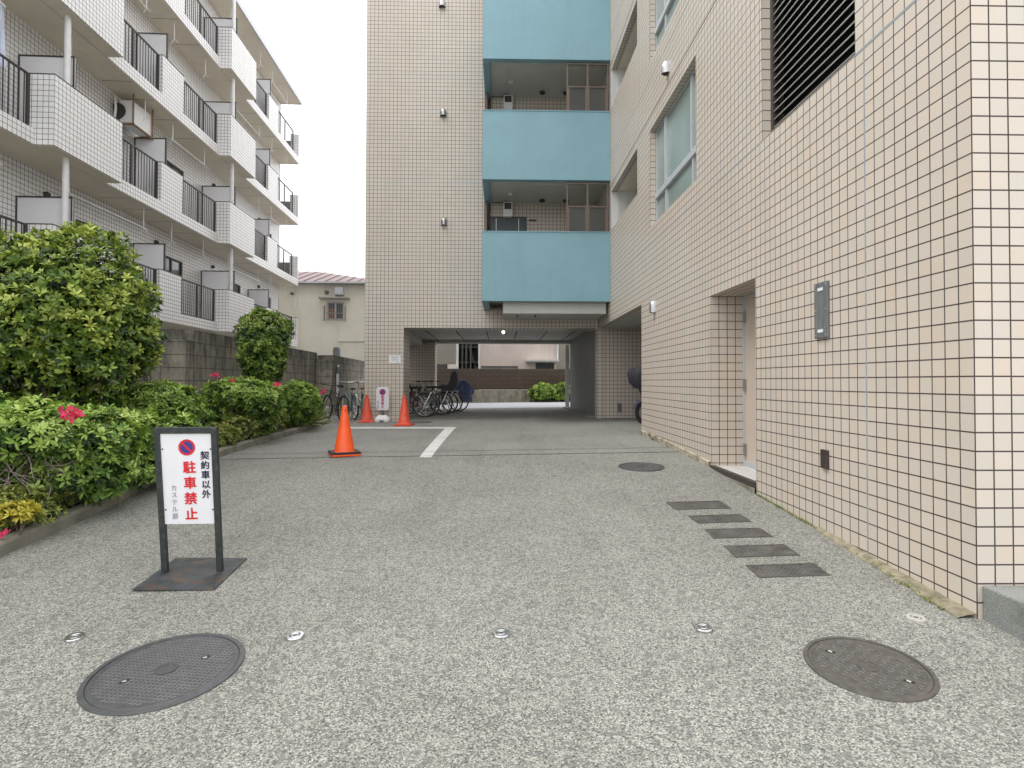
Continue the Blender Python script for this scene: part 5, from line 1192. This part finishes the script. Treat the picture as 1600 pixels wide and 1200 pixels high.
# ================================================================== BICYCLES
def bicycle(label, pos, rz, paint, seat='saddle_black', fender=None, basket=None, child=False, cover=None, lean=0., group='bicycles parked at the building', mtb=False, bar='chrome', lock=False, rimm='chrome'):
    T = thing('bicycle', label, 'bicycle', (0, 0, 0), loc=pos, group=group); T.rotation_euler = (R(lean), 0, rz)
    r = .325; wb = .53; W = {}
    for nm, x in (('wheel', wb), ('wheel', -wb)):
        m = MB(); n = 36; tr = .022 if mtb else .017
        m.tube([(x + r * math.cos(2 * math.pi * k / n), 0, r + .02 + r * math.sin(2 * math.pi * k / n)) for k in range(n + 1)], tr, 6, False)
        w = m.build(nm, 'tyre', T, smooth=True)
        m = MB(); q = r - .022; m.tube([(x + q * math.cos(2 * math.pi * k / n), 0, r + .02 + q * math.sin(2 * math.pi * k / n)) for k in range(n + 1)], .011, 6, False); m.build('rim', rimm, w, smooth=True)
        m = MB()
        for k in range(18):
            a = 2 * math.pi * k / 18; m.tube([(x + .02 * math.cos(a + .5), .025 * (-1) ** k, r + .02 + .02 * math.sin(a + .5)), (x + q * math.cos(a), 0, r + .02 + q * math.sin(a))], .0016, 3)
        m.tube([(x, -.05, r + .02), (x, .05, r + .02)], .018, 8); m.build('spokes', 'chrome', w)
    zc_ = r + .02; bb = (-.08, 0, .29); hd0 = (wb - .13, 0, .60); hd1 = (wb - .19, 0, .80); st = (-.20, 0, .80 if mtb else .74); bbv = Vector(bb)
    m = MB()
    if mtb: m.tube([hd0, bb], .020, 8).tube([hd1, (-.185, 0, .70)], .017, 8)
    else: m.tube([hd0, (wb - .30, 0, .42), bb], .020, 8).tube([hd1, (wb - .33, 0, .55), (-.13, 0, .45)], .014, 8)
    m.tube([bb, st], .016, 8).tube([hd0, hd1], .02, 8)
    for s in (-1, 1): m.tube([bb, (-wb, s * .055, zc_)], .010, 6).tube([(-.17, 0, .66), (-wb, s * .055, zc_)], .009, 6)
    m.build('frame', paint, T, smooth=True)
    m = MB()
    for s in (-1, 1): m.tube([(wb - .125, s * .05, .60), (wb - .05, s * .055, .45), (wb, s * .055, zc_)], .010, 6)
    m.tube([(wb - .125, -.05, .60), (wb - .125, .05, .60)], .014, 6).build('fork', paint, T, smooth=True)
    hz = .96 if mtb else 1.0; m = MB().tube([hd1, (wb - .22, 0, hz - .04)], .012, 8)
    if mtb: m.tube([(wb - .24, -.29, hz), (wb - .17, 0, hz - .02), (wb - .24, .29, hz)], .012, 8)
    else: m.tube([(wb - .42, -.27, hz + .0), (wb - .28, -.24, hz + .03), (wb - .16, -.08, hz + .01), (wb - .16, .08, hz + .01), (wb - .28, .24, hz + .03), (wb - .42, .27, hz + .0)], .011, 8)
    hb = m.build('handlebar', bar, T, smooth=True)
    m = MB()
    for s in (-1, 1):
        e = (wb - .24, s * .29, hz) if mtb else (wb - .42, s * .27, hz); f = (wb - .22, s * .19, hz - .005) if mtb else (wb - .31, s * .245, hz + .022); m.tube([e, f], .017, 8)
    m.build('grips', 'black_rubber', hb)
    zs = .90 if mtb else .83; sx = -.22; m = MB()
    vs = []; prof = [(.15, .022), (.06, .035), (-.04, .075), (-.11, .085), (-.13, .06)]
    for x, w in prof: vs += [(sx + x, -w, zs), (sx + x, -w * .6, zs + .03), (sx + x, w * .6, zs + .03), (sx + x, w, zs), (sx + x, 0, zs - .025)]
    m.add(vs, [(i * 5 + k, i * 5 + (k + 1) % 5, (i + 1) * 5 + (k + 1) % 5, (i + 1) * 5 + k) for i in range(4) for k in range(5)] + [tuple(range(5)), tuple(20 + k for k in range(5))[::-1]])
    sd_ = m.build('saddle', seat, T, smooth=True); MB().tube([st, (sx, 0, zs)], .012, 8).build('seat_post', 'chrome', sd_)
    m = MB().lathe([(.085, -.004), (.085, .004)], 20, bb, Matrix.Rotation(R(90), 3, 'X'))
    m.tube([(bb[0], -.07, bb[2]), (bb[0] + .10, -.07, bb[2] - .13)], .009, 6).tube([(bb[0], .07, bb[2]), (bb[0] - .10, .07, bb[2] + .13)], .009, 6); m.build('crank', 'chrome', T)
    MB().box(bb[0] + .05, bb[0] + .15, -.15, -.075, bb[2] - .14, bb[2] - .12).box(bb[0] - .15, bb[0] - .05, .075, .15, bb[2] + .12, bb[2] + .14).build('pedals', 'black_rubber', T)
    if fender:
        for x, a0, a1 in ((wb, 20, 165), (-wb, -5, 170)):
            m = MB(); vs = []; n = 14; q = r + .035
            for k in range(n + 1):
                a = R(a0 + (a1 - a0) * k / n)
                for yy, dr in ((-.032, -.012), (-.012, .004), (.012, .004), (.032, -.012)): vs.append((x + (q + dr) * math.cos(a) * (1 if x > 0 else 1), yy, zc_ + (q + dr) * math.sin(a)))
            m.add(vs, [(4 * i + k, 4 * i + k + 1, 4 * i + 5 + k, 4 * i + 4 + k) for i in range(n) for k in range(3)]); m.build('mudguard', fender, T, smooth=True)
        m = MB().tube([(-.30, -.06, .72), (-.80, -.06, .72)], .007, 6).tube([(-.30, .06, .72), (-.80, .06, .72)], .007, 6).tube([(-.80, -.06, .72), (-.80, .06, .72)], .007, 6).tube([(-.35, 0, .72), (-.35, 0, .70)], .007, 4)
        for s in (-1, 1): m.tube([(-.72, s * .06, .72), (-wb, s * .06, zc_)], .006, 5)
        m.build('rear_rack', 'chrome', T)
        m = MB()
        for s in (-1, 1): m.tube([(-wb, s * .06, zc_), (-wb - .12, s * .13, .02)], .008, 6)
        m.build('kick_stand', 'chrome', T)
        MB().box(-wb - .35, -wb - .34, -.02, .02, .57, .60).build('reflector', 'red', T)
    if basket:
        m = MB(); x0, x1, z0, z1 = wb - .02, wb + .30, .66, .92
        for i in range(9):
            t = i / 8
            for yy in (-1, 1): m.tube([(x0 + .02 + (x1 - x0 - .06) * t, yy * .12, z0), (x0 + (x1 - x0) * t, yy * .17, z1)], .0035, 4)
            yv = -1 + 2 * t
            for a_, b_ in ((x0 + .02, x0), (x1 - .04, x1)): m.tube([(a_, yv * .12, z0), (b_, yv * .17, z1)], .0035, 4)
            m.tube([(x0 + .02, yv * .12, z0), (x1 - .04, yv * .12, z0)], .0035, 4)
        for f in (0, .25, .5, .75, 1):
            z = z0 + (z1 - z0) * f; a_ = x0 + .02 - .02 * f; b_ = x1 - .04 + .04 * f; y_ = .12 + .05 * f
            m.tube([(a_, -y_, z), (b_, -y_, z), (b_, y_, z), (a_, y_, z), (a_, -y_, z)], .004, 4)
        m.build('front_basket', basket, T)
        MB().lathe([(.03, 0), (.045, .05)], 12, (wb - .02, 0, .60), Matrix.Rotation(R(90), 3, 'Y')).build('headlight', 'chrome', T, smooth=True)
    if child:
        m = MB().prism([(x, -.17, z) for x, z in ((-.36, .72), (-.33, .88), (-.38, .92), (-.52, .88), (-.60, .98), (-.66, 1.26), (-.74, 1.34), (-.83, 1.30), (-.86, 1.12), (-.80, .86), (-.68, .70), (-.50, .66))], (0, .34, 0))
        cs = m.build('child_seat', 'cover_grey', T, bevel=.04); MB().box(-.46, -.34, -.16, -.10, .46, .70).build('foot_rest', 'saddle_black', cs, bevel=.01)
    if lock: MB().tube([(.0, -.05, .60), (.03, -.10, .45), (-.05, -.11, .33), (-.16, -.10, .26), (-.28, -.09, .28), (-.34, -.07, .42), (-.30, -.05, .55)], .011, 8).build('cable_lock', 'lock_green', T, smooth=True)
    return T
def bpos(px, Y): x = PY(px, 640, Y).x; return (x, Y, G(x, Y))
BO = 'bicycles parked beside the block wall'
bicycle('black mountain bicycle with a yellow-green cable lock, nearest of those by the block wall', bpos(522, 14.9), R(180 - 52), 'bike_black', mtb=True, bar='bike_black', lock=True, lean=4, group=BO, rimm='bike_black')
bicycle('dark teal city bicycle behind the black mountain bicycle', bpos(547, 15.9), R(180 - 62), 'bike_teal', seat='saddle_black', fender='bike_silver', group=BO)
bicycle('silver bicycle with a brown saddle and mint green rear mudguard by the pillar', bpos(563, 16.6), R(180 - 66), 'bike_silver', seat='saddle_brown', fender='bike_green', group=BO)
bicycle('dark bicycle with a black basket by the block wall, half hidden by the pillar', bpos(577, 17.6), R(180 - 75), 'bike_navy', fender='bike_black', basket='dark_metal', group=BO)
BI = 'bicycles parked inside the passage'
bicycle('red bicycle with a pale front basket half hidden behind the pillar in the passage', bpos(634, 16.35), R(180), 'bike_red', fender='chrome', group=BI, basket='basket_white', lean=3)
bicycle('chrome-fendered bicycle nearest in the passage with the brightest rear rim', bpos(641, 16.75), R(178), 'bike_silver', fender='chrome', group=BI, basket='basket_white')
bicycle('dark bicycle in the middle of the passage group', bpos(662, 17.3), R(182), 'bike_black', fender='bike_black', group=BI, basket='dark_metal')
bicycle('dark bicycle carrying a black child seat in the passage', bpos(672, 17.9), R(180), 'bike_black', fender='bike_black', group=BI, child=True)
T = bicycle('bicycle in front of the blue rain cover at the right end of the passage group', bpos(681, 18.6), R(180), 'bike_navy', fender='chrome', group=BI, basket='dark_metal')
# blue rain cover over a child seat on the last bicycle
q = bpos(692, 19.3)
T = bicycle('furthest bicycle in the passage with a blue rain cover over its rear seat', q, R(180), 'bike_navy', fender='bike_black', group=BI)
m = MB(); vs = []; prof = [(.66, .24, .17), (.72, .30, .20), (.86, .29, .20), (1.02, .22, .16), (1.13, .10, .09), (1.15, .03, .03)]; n = 14
for z, a_, b__ in [(.42, .20, .15)] + prof:
    for k in range(n): an = 2 * math.pi * k / n; w = 1 + .12 * math.sin(an * 4 + z * 9); vs.append((-.62 - (1.15 - z) * .12 + a_ * math.cos(an) * w, b__ * math.sin(an) * w, z))
vs = [(x - .02 - (1.15 - z) * .10, y, z - .09) for x, y, z in vs]
m.add(vs, [(i * n + k, i * n + (k + 1) % n, (i + 1) * n + (k + 1) % n, (i + 1) * n + k) for i in range(len(prof)) for k in range(n)] + [tuple(range(n))[::-1], tuple(len(prof) * n + k for k in range(n))]); m.build('rain_cover', 'cover_blue', T)

# ================================================================== SCOOTER under the building, mostly hidden by the near wall
Y = 12.2; x = PY(1003, 640, Y).x + .02
T = thing('scooter', 'dark scooter with charcoal handlebar covers half hidden behind the tiled wall', 'scooter', (0, 0, 0), loc=(x + .11, Y, G(x, Y)))
r = .24; n = 30
m = MB().tube([(r * math.cos(2 * math.pi * k / n), 0, r + .04 + r * math.sin(2 * math.pi * k / n)) for k in range(n + 1)], .045, 8, False); w = m.build('wheel', 'tyre', T, smooth=True)
MB().lathe([(.17, -.03), (.17, .03)], 24, (0, 0, r + .04), Matrix.Rotation(R(90), 3, 'X')).build('rim', 'bike_silver', w)
m = MB().tube([(1.2 + r * math.cos(2 * math.pi * k / n), 0, r + .04 + r * math.sin(2 * math.pi * k / n)) for k in range(n + 1)], .05, 8, False); w = m.build('wheel', 'tyre', T, smooth=True)
MB().lathe([(.17, -.03), (.17, .03)], 24, (1.2, 0, r + .04), Matrix.Rotation(R(90), 3, 'X')).build('rim', 'bike_silver', w)
vs = []; sec = [(-.16, .50, .06), (-.19, .58, .08), (-.10, .62, .10), (.02, .60, .10)]
m = MB(); vs = []
for k in range(9): a = R(30 + k * 17); vs += [((r + .07) * math.cos(a), -.07, r + .04 + (r + .07) * math.sin(a)), ((r + .09) * math.cos(a), 0, r + .04 + (r + .09) * math.sin(a)), ((r + .07) * math.cos(a), .07, r + .04 + (r + .07) * math.sin(a))]
m.add(vs, [(3 * i + k, 3 * i + k + 1, 3 * i + 4 + k, 3 * i + 3 + k) for i in range(8) for k in range(2)]); m.build('front_mudguard', 'bike_navy', T, smooth=True)
MB().tube([(-.02, -.1, .30), (.12, -.1, .62)], .022, 8).tube([(-.02, .1, .30), (.12, .1, .62)], .022, 8).build('fork', 'bike_silver', T)
def loft(m, secs, n=12):
    vs = []
    for (cx_, cy_, cz_, a_, b_) in secs:
        for k in range(n): an = 2 * math.pi * k / n; vs.append((cx_ + a_ * math.cos(an), cy_ + b_ * math.sin(an), cz_))
    return m.add(vs, [(i * n + k, i * n + (k + 1) % n, (i + 1) * n + (k + 1) % n, (i + 1) * n + k) for i in range(len(secs) - 1) for k in range(n)] + [tuple(range(n))[::-1], tuple((len(secs) - 1) * n + k for k in range(n))])
loft(MB(), [(.04, 0, .42, .06, .14), (.0, 0, .60, .12, .20), (-.06, 0, .80, .15, .23), (-.10, 0, .95, .18, .25), (-.12, 0, 1.04, .16, .2)]).build('leg_shield', 'cover_grey', T, smooth=True)
loft(MB(), [(-.16, -.24, .80, .08, .08), (-.20, -.26, .92, .15, .11), (-.22, -.26, 1.10, .17, .12), (-.20, -.25, 1.22, .16, .11), (-.18, -.24, 1.25, .13, .09)]).build('handlebar_cover', 'cover_grey', T, smooth=True)
loft(MB(), [(-.16, .24, .80, .08, .08), (-.20, .26, .92, .15, .11), (-.22, .26, 1.10, .17, .12), (-.20, .25, 1.22, .16, .11), (-.18, .24, 1.25, .13, .09)]).build('handlebar_cover', 'cover_grey', T, smooth=True)
MB().box(-.22, .12, -.2, .2, 1.10, 1.27).build('instrument_cowl', 'cover_grey', T, bevel=.05)
MB().box(.15, .75, -.16, .16, .28, .36).build('footboard', 'black_rubber', T, bevel=.02)
loft(MB(), [(1.05, 0, .34, .34, .15), (1.05, 0, .55, .42, .19), (1.05, 0, .74, .45, .18)]).build('rear_body', 'bike_navy', T, smooth=True)
MB().box(.62, 1.45, -.15, .15, .745, .84).build('saddle', 'saddle_black', T, bevel=.04)
MB().lathe([(.05, 0), (.05, .04)], 14, (-.07, -.12, .52), Matrix.Rotation(R(-90), 3, 'Y')).build('indicator', 'label_white', T)
